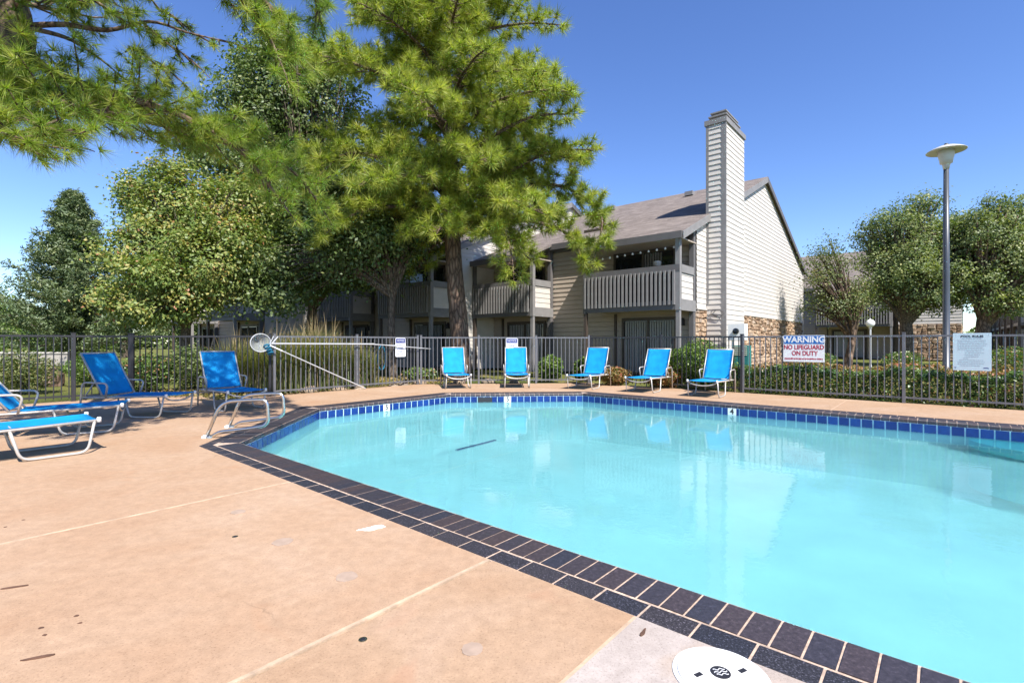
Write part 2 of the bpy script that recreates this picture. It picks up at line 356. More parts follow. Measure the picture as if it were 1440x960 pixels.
# left slab, left-end slab, far slabs (joints along q and p)
slab([(4.41 + G, -7), (12.9, -7), (12.9, 4.0 - G), (8.66 - G, 4.0 - G), o2[1], (4.41 + G, o2[0][1])], M['deck'])
slab([(8.66 + G, 4.0 + G), (11.75, 4.0 + G), (11.75, 6.9 - G), (9.265, 6.9 - G), o2[2]], M['deck'])
slab([(9.265, 6.9 + G), (11.75, 6.9 + G), (11.75, 9.3), (10.0, 11.05), o2[4], o2[3]], M['deck'])
slab([(6.78, 10.715 + G), (10.0 - 0.012, 11.05 + 0.012), (8.05, 12.99), (4.6 + G, 12.99), (4.6 + G, 10.715), (6.77, 10.715)], M['deck'])
for a, c in ((1.55, 4.6), (-1.6, 1.55), (-5.0, -1.6), (-9, -5.0)):
    slab([(a + G, 10.715), (c - G, 10.715), (c - G, 12.99), (a + G, 12.99)], M['deck_pink' if a < 2 else 'deck'])
slab([(11.76 + G, 4.0 + G), (13.9, 4.0 + G), (13.9, 2.0), (13.3, 3.0), (11.75 + G, 5.0)], M['deck']) if False else None
slab([(12.9 + G, -7), (13.95, -7), (13.95, 3.0), (12.9 + G, 4.0)], M['deck'])
# joint fillers
def joint(a, b, w, mat, z=-0.004, h=0.05):
    A = W(*a, z - h / 2); B = W(*b, z - h / 2); mb = MB(); mb.bar(A, B, w, h); return obj('joint_strip', mb, mat, deck)
joint((4.41, -7), (4.41, 2.09), 0.024, M['joint'], 0.002)
joint((1.06, -7), (1.06, 2.09), 0.02, M['joint'], -0.001)
joint((1.972, -7), (1.972, 2.09), 0.020, M['joint'], 0.004)
joint((1.935, -7), (1.945, 2.09), 0.075, M['joint_groove'], -0.022)  # wider brown strip recessed beside the cream filler
joint((4.43, 4.0), (11.7, 4.0), 0.02, M['joint_groove'], -0.006) if False else None
for c in (4.6, 1.55, -1.6, -5.0): joint((c, 10.73), (c, 12.98), 0.022, M['joint'], -0.002)
joint((8.7, 4.0), (12.8, 4.0), 0.02, M['joint'], -0.003); joint((9.3, 6.9), (11.7, 6.9), 0.02, M['joint'], -0.003)
# patches, anchor caps, leaf stains, paint mark
def flat(name, u, v, rp, rq, mat, z=0.003, n=22, rag=0.08, rot=0.0):
    d = EYE * FPX / (v - 480); c = Vector(((u - 720) / FPX * d, d, 0))
    poly = []
    for k in range(n):
        t = 2 * math.pi * k / n; r = 1 + random.uniform(-rag, rag)
        x, y = rp * math.cos(t) * r, rq * math.sin(t) * r
        poly.append((c.x + x * math.cos(rot) - y * math.sin(rot), c.y + x * math.sin(rot) + y * math.cos(rot)))
    mb = MB(); mb.prism(poly, -0.002, z); return obj(name, mb, mat, deck)
M['patch'] = simple('grey_mortar_patch', (0.335, 0.245, 0.185), 0.9, var=0.12, scale=20)
M['leaf_brown'] = simple('dead_leaf_brown', (0.10, 0.05, 0.03), 0.8, var=0.3, scale=20)
M['paint_mark'] = simple('white_paint_splash', (0.70, 0.69, 0.66), 0.7, var=0.1, scale=30)
for u, v, r in ((397, 762, 0.062), (487, 811, 0.058), (664, 913, 0.044), (334, 720, 0.05)): flat('mortar_patch', u, v, r, r, M['patch'])
flat('paint_mark', 524, 743, 0.085, 0.035, M['paint_mark'], rag=0.3, rot=0.5)
for u, v in ((330, 755), (510, 900)):
    flat('anchor_cap', u, v, 0.018, 0.018, M['steel'], 0.004, rag=0.0)
    flat('anchor_hole', u, v, 0.010, 0.010, M['black_ink'], 0.006, rag=0.0)
for u, v, a, r in ((20, 826, 0.05, 0.4), (55, 925, 0.05, 0.35), (905, 890, 0.03, 1.0)):
    flat('fallen_leaf', u, v, a, 0.008, M['leaf_brown'], 0.005, n=10, rag=0.25, rot=r)
for u, v in ((57, 883), (62, 893), (107, 866), (112, 876), (32, 731), (7, 741)):
    flat('stain_spot', u, v, 0.010, 0.008, M['leaf_brown'], 0.002, n=8, rag=0.3)

# ---- pool basin
pool = thing('swimming_pool', 'turquoise swimming pool edged with dark brick coping and cobalt tiles', 'pool', kind='structure')
basin = MB()
n = len(IN)
# walls set 12 mm behind the tiles; floor slopes down gently to the left
def depth(p): return -0.92 - 0.022 * max(0, p + 2)
IB = outline(0.004)
top = [(*pq(*a), -0.055) for a in IB]; bot = [(*pq(*a), depth(a[0])) for a in IB]
basin.add(top + bot, [(i, (i + 1) % n, n + (i + 1) % n, n + i) for i in range(n)])
basin.add(bot, [tuple(range(n))])
bo = obj('basin', basin, M['plaster'], pool)
bm = bmesh.new(); bm.from_mesh(bo.data); bmesh.ops.triangulate(bm, faces=bm.faces); bm.to_mesh(bo.data); bm.free()

sm = MB(); a_, c_ = W(6.9, 5.1, depth(6.9) + .006), W(7.0, 8.6, depth(7.0) + .006); sm.bar(a_, c_, .05, .006); obj('floor_seam', sm, M['white_plastic'] if 'white_plastic' in M else M['grout'], pool)
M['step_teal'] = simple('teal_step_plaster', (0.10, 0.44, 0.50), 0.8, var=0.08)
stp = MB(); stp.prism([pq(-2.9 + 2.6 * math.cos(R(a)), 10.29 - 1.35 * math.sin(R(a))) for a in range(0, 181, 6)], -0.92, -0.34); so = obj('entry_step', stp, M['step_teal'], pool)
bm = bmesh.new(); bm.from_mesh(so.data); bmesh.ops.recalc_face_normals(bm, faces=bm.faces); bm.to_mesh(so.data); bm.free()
# coping bricks and tiles, run by run along the outline
def brick_mesh(lx, ly, h, round_lip):
    """lx along the edge, ly across (lip at y=0 facing -y when round_lip), top at z=0"""
    mb = MB(); x = lx / 2
    if round_lip:
        r = 0.028; prof = [(ly, -h), (ly, 0)]
        for k in range(5):
            t = math.pi / 2 * k / 4; prof.append((r - r * math.sin(t), -r + r * math.cos(t)))
        prof += [(0.0, -h)]
    else:
        prof = [(ly, -h), (ly, -0.004), (ly - 0.004, 0), (0.004, 0), (0, -0.004), (0, -h)]
    k = len(prof)
    vs = [(-x, y, z) for y, z in prof] + [(x, y, z) for y, z in prof]
    mb.add(vs, [tuple(range(k)), tuple(range(2 * k - 1, k - 1, -1))] + [(i, k + i, k + (i + 1) % k, (i + 1) % k) for i in range(k)])
    me = mb.mesh('coping_brick'); return me
PITCH = 0.1185
me_in = brick_mesh(PITCH - 0.011, 0.257, 0.062, True)
me_out = brick_mesh(PITCH * 2 - 0.011, 0.138, 0.05, False)
me_tile = MB().box(-0.073, 0.073, -0.009, 0.0, -0.150, 0.0).mesh('waterline_tile')
for me, mt in ((me_in, M['brick']), (me_out, M['brick_worn']), (me_tile, M['tile'])): me.materials.append(mt)
rest = {'in': [], 'out': [], 'tile': []}
mort = MB(); grt = MB()
def run(a, b, ao, bo_, p_lo, keep_in=True, keep_out=True, keep_tile=True):
    """a->b inner corners in pq; the outside of the pool lies to the left or right; bricks laid from a to b"""
    A, B = W(*a), W(*b); d = (B - A); L = d.length; d.normalize()
    mid_out = (W(*ao) + W(*bo_)) / 2 - (A + B) / 2
    nrm = Vector((-d.y, d.x, 0));  nrm = nrm if nrm.dot(mid_out) > 0 else -nrm
    # local y axis = outward normal, local x = y rotated -90 degrees
    rz = math.atan2(nrm.y, nrm.x) - math.pi / 2
    cnt = max(1, round(L / PITCH)); st = L / cnt
    for i in range(cnt):
        c = A + d * (st * (i + 0.5))
        if -c.dot(PV) > -p_lo: continue
        jz = random.uniform(-0.0015, 0.0015)
        if keep_in:
            o = obj('coping_brick', me_in, None, pool, c + Vector((0, 0, jz)), rz + random.uniform(-.006, .006))
        else: rest['in'].append((c, rz))
    L2 = (W(*bo_) - W(*ao)).length; cnt = max(1, round(L2 / (PITCH * 2))); st = L2 / cnt
    for i in range(cnt):
        c = W(*ao) + d * (st * (i + 0.5)) - nrm * 0.144
        if -c.dot(PV) > -p_lo: continue
        if keep_out: obj('coping_brick', me_out, None, pool, c + Vector((0, 0, random.uniform(-.004, .0))), rz + random.uniform(-.008, .008))
        else: rest['out'].append((c, rz))
    cnt = round(L / 0.163); st = L / cnt
    if keep_tile:
        for i in range(cnt):
            c = A + d * (st * (i + 0.5)) + nrm * 0.004
            if -c.dot(PV) > -p_lo: continue
            # tiles face the water: flip so the face looks inwards
            o = obj('waterline_tile', me_tile, None, pool, c + Vector((0, 0, -0.066)), rz)
    # mortar bed just under the brick tops and grout behind the tiles
    p0, p1 = A + nrm * 0.010, B + nrm * 0.010; q0, q1 = W(*ao) + nrm * 0.004, W(*bo_) + nrm * 0.004
    z1, z0 = -0.0045, -0.058
    mort.add([p0 + Vector((0, 0, z0)), p1 + Vector((0, 0, z0)), q1 + Vector((0, 0, z0)), q0 + Vector((0, 0, z0)),
              p0 + Vector((0, 0, z1)), p1 + Vector((0, 0, z1)), q1 + Vector((0, 0, z1)), q0 + Vector((0, 0, z1))],
             [(0, 1, 2, 3), (7, 6, 5, 4), (0, 4, 5, 1), (1, 5, 6, 2), (2, 6, 7, 3), (3, 7, 4, 0)])
    grt.add([A + nrm * 0.001 + Vector((0, 0, -0.0585)), B + nrm * 0.001 + Vector((0, 0, -0.0585)), B + nrm * 0.001 + Vector((0, 0, -0.235)), A + nrm * 0.001 + Vector((0, 0, -0.235))], [(0, 1, 2, 3)])
    return rz
run(IN[1], IN[0], OUT[1], OUT[0], -1.2, keep_tile=False)
run(IN[1], IN[2], OUT[1], OUT[2], -99)
run(IN[2], IN[3], OUT[2], OUT[3], -99, keep_out=False)
rz_far_ch = run(IN[3], IN[4], OUT[3], OUT[4], -99, keep_out=False)
rz_far = run(IN[4], IN[5], OUT[4], OUT[5], -1.6, keep_out=False)
obj('mortar_bed', mort, M['mortar'], pool); obj('tile_grout', grt, M['grout'], pool)
def join_copies(name, me, places, mat):
    co = np.empty(len(me.vertices) * 3); me.vertices.foreach_get('co', co); co = co.reshape(-1, 3)
    mb = MB(); fs = [tuple(p.vertices) for p in me.polygons]
    for c, rz in places:
        cs, sn = math.cos(rz), math.sin(rz)
        mb.add([(c.x + x * cs - y * sn, c.y + x * sn + y * cs, c.z + z) for x, y, z in co], fs)
    o = obj(name, mb, mat, pool); o['kind'] = 'stuff'; return o
join_copies('far_coping_bricks', me_out, rest['out'], M['brick_worn'])
# depth markers and skimmer mouth on the tile band
def on_edge(a, b, u, off):
    """point on pool edge a->b at picture column u, moved inwards by off"""
    A, B = W(*a), W(*b); k = (u - 720) / FPX
    t = (A.x - k * A.y) / ((A.x - k * A.y) - (B.x - k * B.y)); c = A + (B - A) * t
    d = (B - A).normalized(); nr = Vector((-d.y, d.x, 0)); ctr = W(3, 6.4)
    nr = nr if nr.dot(ctr - c) > 0 else -nr
    return c + nr * off, math.atan2(nr.y, nr.x) + math.pi / 2
for (a, b, u, s) in ((IN[2], IN[3], 543, '5'), (IN[3], IN[4], 714, '5'), (IN[4], IN[5], 1030, '4')):
    c, rz = on_edge(a, b, u, 0.010)
    o = obj('depth_marker', MB().box(-0.078, 0.078, -0.006, 0.004, -0.152, 0.0), M['white_tile'], pool, c + Vector((0, 0, -0.063)), rz)
    text('depth_number', s, 0.15, M['black_ink'], o, (0, -0.0075, -0.068), (R(90), 0, 0), 0.004)
c, rz = on_edge(IN[3], IN[4], 682, 0.012)
o = obj('skimmer_mouth', MB().box(-0.17, 0.17, -0.004, 0.004, -0.135, -0.02), M['black_ink'], pool, c + Vector((0, 0, -0.06)), rz)

# water
WZ = -0.195
m, nt, out = new_mat('pool_water')
lw = N(nt, 'ShaderNodeFresnel'); lw.inputs['IOR'].default_value = 1.33
geo = N(nt, 'ShaderNodeNewGeometry')
nzw = N(nt, 'ShaderNodeTexNoise'); nzw.inputs['Scale'].default_value = 8.0; nzw.inputs['Detail'].default_value = 3
nt.links.new(geo.outputs[0], nzw.inputs['Vector'])
bp = N(nt, 'ShaderNodeBump'); bp.inputs['Strength'].default_value = 0.07; bp.inputs['Distance'].default_value = 0.02
nt.links.new(nzw.outputs[0], bp.inputs['Height'])
gl = N(nt, 'ShaderNodeBsdfGlossy'); gl.inputs['Roughness'].default_value = 0.0
rf = N(nt, 'ShaderNodeBsdfRefraction'); rf.inputs['IOR'].default_value = 1.33; rf.inputs['Roughness'].default_value = 0.0
WATER_TINT = (0.605, 0.895, 0.92, 1)
rf.inputs['Color'].default_value = WATER_TINT
tr = N(nt, 'ShaderNodeBsdfTransparent'); tr.inputs[0].default_value = WATER_TINT      # lets the sun reach the floor
body = N(nt, 'ShaderNodeMixShader'); body.inputs[0].default_value = 0.36
nt.links.new(rf.outputs[0], body.inputs[1]); nt.links.new(tr.outputs[0], body.inputs[2])
nt.links.new(bp.outputs[0], lw.inputs['Normal']); nt.links.new(bp.outputs[0], gl.inputs['Normal'])
mx = N(nt, 'ShaderNodeMixShader')
nt.links.new(lw.outputs[0], mx.inputs[0]); nt.links.new(body.outputs[0], mx.inputs[1]); nt.links.new(gl.outputs[0], mx.inputs[2])
nt.links.new(mx.outputs[0], out.inputs[0])
M['water'] = m
wb = MB(); wb.add([(*pq(*a), WZ) for a in outline(0.002)], [tuple(range(5, -1, -1))])
water = tag(obj('pool_water', wb, M['water']), 'still turquoise water filling the swimming pool', 'water', kind='structure')
for f in water.data.polygons:
    if f.normal.z < 0: water.data.flip_normals(); break

# ================================================================== BUILDINGS
def lap_siding(mb, y0f, y1f, z0, z1, plane, nrm_x, course=0.185):
    """lap boards on a plane x=const (nrm_x = +-1 outward); y0f/y1f give the run at height z"""
    z = z0
    while z < z1 - 0.01:
        t = min(z + course, z1)
        a0, a1, b0, b1 = y0f(z), y1f(z), y0f(t), y1f(t)
        if a1 - a0 > 0.02:
            if b1 - b0 < 0.02: m_ = (b0 + b1) / 2; b0, b1 = m_ - 0.01, m_ + 0.01
            xo, xi = plane + nrm_x * 0.020, plane + nrm_x * 0.004
            vs = [(xo, a0, z), (xo, a1, z), (xi, b1, t), (xi, b0, t), (plane - nrm_x * 0.03, a0, z), (plane - nrm_x * 0.03, a1, z)]
            mb.add(vs, [(0, 1, 2, 3), (4, 5, 1, 0)] if nrm_x < 0 else [(3, 2, 1, 0), (0, 1, 5, 4)])
        z = t
def lap_front(mb, x0, x1, z0, z1, plane, course=0.185):
    """lap boards on a plane y=const facing -y"""
    z = z0
    while z < z1 - 0.01:
        t = min(z + course, z1)
        e = t - 0.015                                     # shadow gap under the next board
        vs = [(x0, plane - 0.036, z), (x1, plane - 0.036, z), (x1, plane - 0.012, e), (x0, plane - 0.012, e), (x0, plane + 0.03, z), (x1, plane + 0.03, z), (x1, plane + 0.019, e), (x0, plane + 0.019, e)]
        mb.add(vs, [(0, 1, 2, 3), (4, 5, 1, 0), (3, 2, 6, 7)]); z = t
def stones(mb, along0, along1, z0, z1, place):
    """irregular rubble on a jittered lattice: each stone its own chamfered lump; place(a, z, out) -> point"""
    na, nz_ = max(1, round((along1 - along0) / .25)), max(1, round((z1 - z0) / .16))
    def node(i, j):
        r_ = random.Random(i * 7919 + j * 104729 + int(along0 * 100))
        a = along0 + (along1 - along0) * i / na + (r_.uniform(-.095, .095) if 0 < i < na else 0)
        z = z0 + (z1 - z0) * j / nz_ + (r_.uniform(-.06, .06) if 0 < j < nz_ else 0)
        return a, z
    for j in range(nz_):
        i = 0
        while i < na:
            step = 2 if random.random() < .22 and i + 2 <= na else 1
            q = [node(i, j), node(i + step, j), node(i + step, j + 1), node(i, j + 1)]; i += step
            ca, cz = sum(x for x, _ in q) / 4, sum(y for _, y in q) / 4; o = random.uniform(.02, .075)
            A = [(ca + (x - ca) * .93, cz + (y - cz) * .91) for x, y in q]; B = [(ca + (x - ca) * random.uniform(.55, .8), cz + (y - cz) * random.uniform(.5, .78)) for x, y in q]
            vs = [place(x, y, 0) for x, y in A] + [place(x, y, o + random.uniform(-.012, .012)) for x, y in B]
            mb.add(vs, [(4, 5, 6, 7), (0, 1, 5, 4), (1, 2, 6, 5), (2, 3, 7, 6), (3, 0, 4, 7)])
def stone_obj(name, mb, parent):
    o = obj(name, mb, M['stone'], parent); o['kind'] = 'stuff'; n = len(o.data.polygons)
    a = o.data.attributes.new('rnd', 'FLOAT', 'FACE'); a.data.foreach_set('value', np.repeat(rng.uniform(0, 1, n // 5 + 1), 5)[:n].astype(np.float32)); return o
M['mortar_dark'] = simple('brown_stone_mortar', (0.13, 0.09, 0.065), 0.95, var=0.2)
m, nt, out = new_mat('brown_roof_shingles')
b = N(nt, 'ShaderNodeBsdfPrincipled'); b.inputs['Roughness'].default_value = 0.95; b.inputs['Specular IOR Level'].default_value = 0.15
tc = N(nt, 'ShaderNodeTexCoord')
br = N(nt, 'ShaderNodeTexBrick'); br.inputs['Scale'].default_value = 1.0; br.inputs['Brick Width'].default_value = 0.33; br.inputs['Row Height'].default_value = 0.15
br.inputs['Mortar Size'].default_value = 0.006; br.inputs['Mortar Smooth'].default_value = 0.3
br.inputs['Color1'].default_value = (0.150, 0.126, 0.113, 1); br.inputs['Color2'].default_value = (0.225, 0.190, 0.170, 1); br.inputs['Mortar'].default_value = (0.09, 0.065, 0.055, 1)
nt.links.new(tc.outputs['Object'], br.inputs['Vector'])
nz = N(nt, 'ShaderNodeTexNoise'); nz.inputs['Scale'].default_value = 1.2; nz.inputs['Detail'].default_value = 9; nz.inputs['Roughness'].default_value = 0.75
nt.links.new(tc.outputs['Object'], nz.inputs['Vector'])
rr = ramp(nt, [(0.3, (0.75, 0.75, 0.75)), (0.7, (1.2, 1.2, 1.2))]); nt.links.new(nz.outputs[0], rr.inputs[0])
nt.links.new(mixc(nt, br.outputs[0], rr.outputs[0], 1.0, 'MULTIPLY'), b.inputs[0])
bp = N(nt, 'ShaderNodeBump'); bp.inputs['Strength'].default_value = 0.5; bp.inputs['Distance'].default_value = 0.02
nt.links.new(br.outputs['Fac'], bp.inputs['Height']); bp.invert = True; nt.links.new(bp.outputs[0], b.inputs['Normal'])
nt.links.new(b.outputs[0], out.inputs[0]); M['roof'] = m

EAVE, SL, RIDGE_Y, BACK_Y, WALL_Y, FLOOR2 = 4.74, 0.418, 10.2, 18.9, 1.44, 2.42
def zr(y): return EAVE + SL * (y + 0.1) if y <= RIDGE_Y else EAVE + SL * (RIDGE_Y + 0.1) - 0.40 * (y - RIDGE_Y)
def yroof_lo(z): return max(WALL_Y, (z - EAVE) / SL - 0.1)
def yroof_hi(z): return min(BACK_Y, RIDGE_Y + (zr(RIDGE_Y) - z) / 0.40)
me_bal = MB().box(-0.036, 0.036, -0.03, 0.03, 2.46, 3.60).mesh('baluster'); me_bal.materials.append(M['trim_light'])
def building(p0, qf, length, label, balconies, chimney=False, stone=True, gable=True, detail=True, front_mat='siding_tan', doors=True, z0=0.0):
    """gable end faces -p at p0, balcony fronts on q=qf; x = -(p-p0), so the block runs to negative x"""
    B = thing('apartment_building', label, 'building', W(p0, qf, z0), ROT)
    L = length
    # front wall
    fw = MB(); lap_front(fw, -L, -0.02, 0.0, 5.25, WALL_Y); o = obj('front_siding', fw, M[front_mat], B); o['kind'] = 'stuff'
    core = MB(); core.prism([(-L + 0.02, WALL_Y + 0.02), (-0.04, WALL_Y + 0.02), (-0.04, BACK_Y - 0.02), (-L + 0.02, BACK_Y - 0.02)], 0, 5.0); obj('wall_core', core, M['siding_tan'], B)
    # upper part of the front wall carries the frieze
    obj('frieze_board', MB().box(-L, -0.02, WALL_Y - 0.055, WALL_Y - 0.02, 5.0, 5.22), M['trim'], B)
    # gable end
    if gable:
        g = MB(); lap_siding(g, yroof_lo, yroof_hi, FLOOR2 if stone else 0.0, zr(RIDGE_Y) - 0.05, 0.0, 1)
        o = obj('gable_siding', g, M['siding'], B); o['kind'] = 'stuff'
        back = MB(); prof = [(WALL_Y + .01, 0), (BACK_Y - .01, 0), (BACK_Y - .01, zr(BACK_Y) - .05), (RIDGE_Y, zr(RIDGE_Y) - .05), (WALL_Y + .01, zr(WALL_Y) - .05)]
        back.add([(-0.035, y, z) for y, z in prof] + [(-0.2, y, z) for y, z in prof], [(0, 1, 2, 3, 4), (9, 8, 7, 6, 5)])
        obj('gable_backing', back, M['mortar_dark'], B)
        if stone:
            st = MB(); stones(st, WALL_Y, BACK_Y, 0.0, FLOOR2 - 0.02, lambda a, z, o_: (-0.03 + o_, a, z)); stone_obj('stone_veneer', st, B)
            obj('water_table', MB().box(-0.02, 0.05, WALL_Y, BACK_Y, FLOOR2 - 0.045, FLOOR2), M['siding'], B)
        if detail:
            obj('corner_board', MB().box(-0.04, 0.036, BACK_Y - 0.12, BACK_Y + 0.01, 0, zr(BACK_Y) - 0.1), M['siding'], B)
            vy = 6.15 if chimney else 8.0
            gv = MB(); gv.prism([(0.17 * math.cos(t * math.pi / 4 + math.pi / 8), 0.25 * math.sin(t * math.pi / 4 + math.pi / 8)) for t in range(8)], 0, 0.05)
            o = obj('gable_vent', gv, M['siding'], B, (0.03, vy, 4.28)); o.rotation_euler = (R(90), 0, R(90))
            o2_ = obj('vent_louvre', MB().prism([(0.11 * math.cos(t * math.pi / 4 + math.pi / 8), 0.18 * math.sin(t * math.pi / 4 + math.pi / 8)) for t in range(8)], 0.045, 0.058), M['siding_tan'], o)
            for yy in (5.3, 6.05):
                obj('conduit', MB().tube([(0.05, yy, 0.3), (0.05, yy, 4.6 if yy > 6 else 5.6)], 0.014, 6), M['siding'], B)
    # roof: main slopes, then the tongues over the balconies
    def plate(x0, x1, ya, yb, th=0.09, xo=0.22):
        mb = MB(); za, zb = zr(ya), zr(yb)
        vs = [(x0, ya, za), (x1, ya, za), (x1, yb, zb), (x0, yb, zb)]; vs += [(x, y, z + th) for x, y, z in vs]
        mb.add(vs, [(3, 2, 1, 0), (4, 5, 6, 7), (0, 1, 5, 4), (1, 2, 6, 5), (2, 3, 7, 6), (3, 0, 4, 7)]); return mb
    rf_ = plate(-L, 0.14, 1.15, RIDGE_Y); roof = obj('roof', rf_, M['roof'], B)
    obj('rear_slope', plate(-L, 0.14, RIDGE_Y, BACK_Y + 0.5), M['roof'], roof)
    def rake(ya, yb, x, th=0.20):
        mb = MB(); vs = [(x, ya, zr(ya) - th + .03), (x + 0.035, ya, zr(ya) - th + .03), (x + 0.035, yb, zr(yb) - th + .03), (x, yb, zr(yb) - th + .03)]
        vs += [(a, y, z + th + 0.05) for a, y, z in vs]
        mb.add(vs, [(3, 2, 1, 0), (4, 5, 6, 7), (0, 1, 5, 4), (1, 2, 6, 5), (2, 3, 7, 6), (3, 0, 4, 7)]); return mb
    if gable:
        obj('rake_board', rake(-0.12, RIDGE_Y + 0.02, 0.142), M['trim_light'], roof); obj('rake_board', rake(RIDGE_Y, BACK_Y + 0.5, 0.142), M['trim'], roof)
    obj('fascia', MB().box(-L, 0.12, 1.10, 1.147, zr(1.15) - 0.16, zr(1.15) + 0.07), M['trim'], roof)
    if detail:
        for yy, xx in ((8.6, -3.0), (8.8, -7.4), (8.9, -1.2)):
            obj('roof_vent', MB().box(xx - .2, xx + .2, yy - .18, yy + .18, zr(yy) + .08, zr(yy) + .28), M['trim_light'], roof)
        obj('roof_slot', MB().box(-5.3, -3.9, 2.55, 2.75, zr(2.65) + 0.06, zr(2.65) + 0.17), M['brown'], roof)
    # balconies
    for (pa, pb, side) in balconies:
        x1, x0 = -pa, -pb
        obj('balcony_roof', plate(x0 - 0.12, x1 + (0.14 if pa < 0.05 else 0.12), -0.12, 1.147), M['roof'], roof)
        obj('eave_fascia', MB().box(x0 - 0.12, x1 + 0.12, -0.17, -0.122, zr(-0.12) - 0.13, zr(-0.12) + 0.10), M['trim'], roof)
        obj('eave_soffit', MB().box(x0 - 0.1, x1 + 0.02, -0.11, 1.40, zr(-0.12) - 0.10, zr(-0.12) - 0.06), M['siding_tan'], roof)
        bal = obj('balcony', MB().box(x0, x1 - 0.02, 0.03, WALL_Y - 0.035, 2.36, 2.50), M['siding_tan'], B)
        obj('balcony_fascia', MB().box(x0, x1, -0.012, 0.028, 2.30, 2.60), M['trim'], bal)
        obj('top_rail', MB().box(x0, x1, -0.03, 0.05, 3.56, 3.78), M['trim'], bal)
        n_ = int((x1 - x0 - 0.22) / 0.155) + 1
        for i in range(n_):
            obj('baluster', me_bal, None, bal, (x0 + 0.10 + i * 0.155, -0.046, 0))
        obj('interior_shade_panel', MB().box(x0 + 0.13, x1 - 0.15, 0.055, 0.075, 2.5, 3.6), M['balcony_shade'], bal)  # added dark sheet: interior shade painted behind the balusters of an open balcony
        # corner posts, side half-walls
        obj('balcony_post', MB().box(x1 - 0.15, x1 + 0.004, -0.02, 0.14, 2.28, zr(0) - 0.08), M['trim_light'], bal)
        obj('balcony_post', MB().box(x0, x0 + 0.13, -0.02, 0.12, 2.28, zr(0) - 0.08), M['trim'], bal)
        obj('balcony_post', MB().box(x1 - 0.16, x1 - 0.004, WALL_Y - 0.24, WALL_Y - 0.06, 2.28, zr(WALL_Y) - 0.1), M['trim'], bal)
        sd = MB(); lap_siding(sd, lambda z: 0.14, lambda z: WALL_Y - 0.24, 2.66, 3.52, x1 - 0.04, 1, 0.2); obj('side_siding', sd, M['siding'], bal)
        obj('side_backing', MB().box(x1 - 0.10, x1 - 0.05, 0.12, WALL_Y - 0.06, 2.5, 3.6), M['siding_tan'], bal)
        obj('side_rail', MB().box(x1 - 0.10, x1 + 0.012, 0.14, WALL_Y - 0.24, 3.53, 3.79), M['trim_light'], bal)
        obj('side_fascia', MB().box(x1 - 0.10, x1 + 0.008, 0.14, WALL_Y - 0.06, 2.28, 2.655), M['trim_light'], bal)
        lower = obj('support_post', MB().box(x1 - 0.14, x1 - 0.01, 0.0, 0.13, 0, 2.28), M['trim_light'], B)
        obj('support_post', MB().box(x0 + 0.01, x0 + 0.13, 0.0, 0.12, 0, 2.30), M['brown'], B)
        obj('support_post', MB().box(x1 - 0.17, x1 - 0.01, WALL_Y - 0.24, WALL_Y - 0.06, 0, 2.28), M['trim'], B)
        # sliding doors below and above
        if doors:
            for z, up in ((0.02, False), (2.52, True)):
                xc = x0 + (1.95 if not up else 1.75); w = 1.0 if not up else 1.15
                dr = obj('sliding_door', MB().box(xc - w - .1, xc + w + .1, WALL_Y - 0.075, WALL_Y - 0.02, z, z + 2.12), M['brown'], B)
                obj('glass', MB().box(xc - w, xc + w, WALL_Y - 0.092, WALL_Y - 0.076, z + 0.06, z + 2.0), M['glass'], dr)
                if not up:
                    for s0, s1 in ((-w + .06, -0.05), (0.05, w - .06)):
                        k = s0
                        while k < s1 - 0.05:
                            mb = MB(); mb.bar((xc + k + .05, WALL_Y - 0.104, z + 0.08), (xc + k + .05, WALL_Y - 0.104, z + 1.97), 0.085, 0.004, Vector((0.35, 1, 0))); obj('blind_slat', mb, M['blind'], dr); k += 0.095
                else:
                    for k in range(7):
                        mb = MB(); mb.bar((xc + .1 + k * .1, WALL_Y - 0.104, z + 0.08), (xc + .1 + k * .1, WALL_Y - 0.104, z + 1.97), 0.085, 0.004, Vector((0.35, 1, 0))); obj('blind_slat', mb, M['trim_light'], dr)
                obj('door_stile', MB().box(xc - .04, xc + .04, WALL_Y - 0.125, WALL_Y - 0.108, z + 0.06, z + 2.0), M['brown'], dr)
            lt = MB(); lt.box(-.06, .06, -.16, -.02, 0, .2); lt.box(-.04, .04, -.10, -.03, .2, .26)
            obj('wall_lantern', lt, M['black_ink'], B, (x0 + 3.25 if pb - pa > 3.4 else x0 + 3.1, WALL_Y - 0.03, 1.82))
            obj('downspout', MB().box(x0 - 0.0 + .55, x0 + .63, WALL_Y - 0.12, WALL_Y - 0.035, 0, 2.3), M['brown'], B)
    if chimney:
        y0, y1, xo, zt = 2.37, 4.60, 0.70, 9.15
        ch = obj('chimney', MB().box(0.0, xo - 0.03, y0 + 0.03, y1 - 0.03, 0, zt), M['siding'], B)
        a = MB(); lap_front(a, 0.03, xo - 0.06, 0.0, zt - .12, y0 + 0.03); o = obj('chimney_siding', a, M['siding'], ch); o['kind'] = 'stuff'
        a = MB(); lap_siding(a, lambda z: y0 + 0.03, lambda z: y1 - 0.03, 0.0, zt - .12, xo - 0.03, 1); o = obj('chimney_siding', a, M['siding'], ch); o['kind'] = 'stuff'
        obj('corner_trim', MB().box(xo - 0.16, xo + 0.006, y0 - 0.006, y0 + 0.05, 0, zt), M['trim_light'], ch)
        obj('corner_trim', MB().box(0.0, 0.10, y0 - 0.008, y0 + 0.04, 2.6, zt), M['trim_light'], ch)
        obj('chimney_cap', MB().box(-0.05, xo + 0.03, y0 - 0.03, y1 + 0.03, zt - 0.12, zt + 0.06), M['trim_light'], ch)
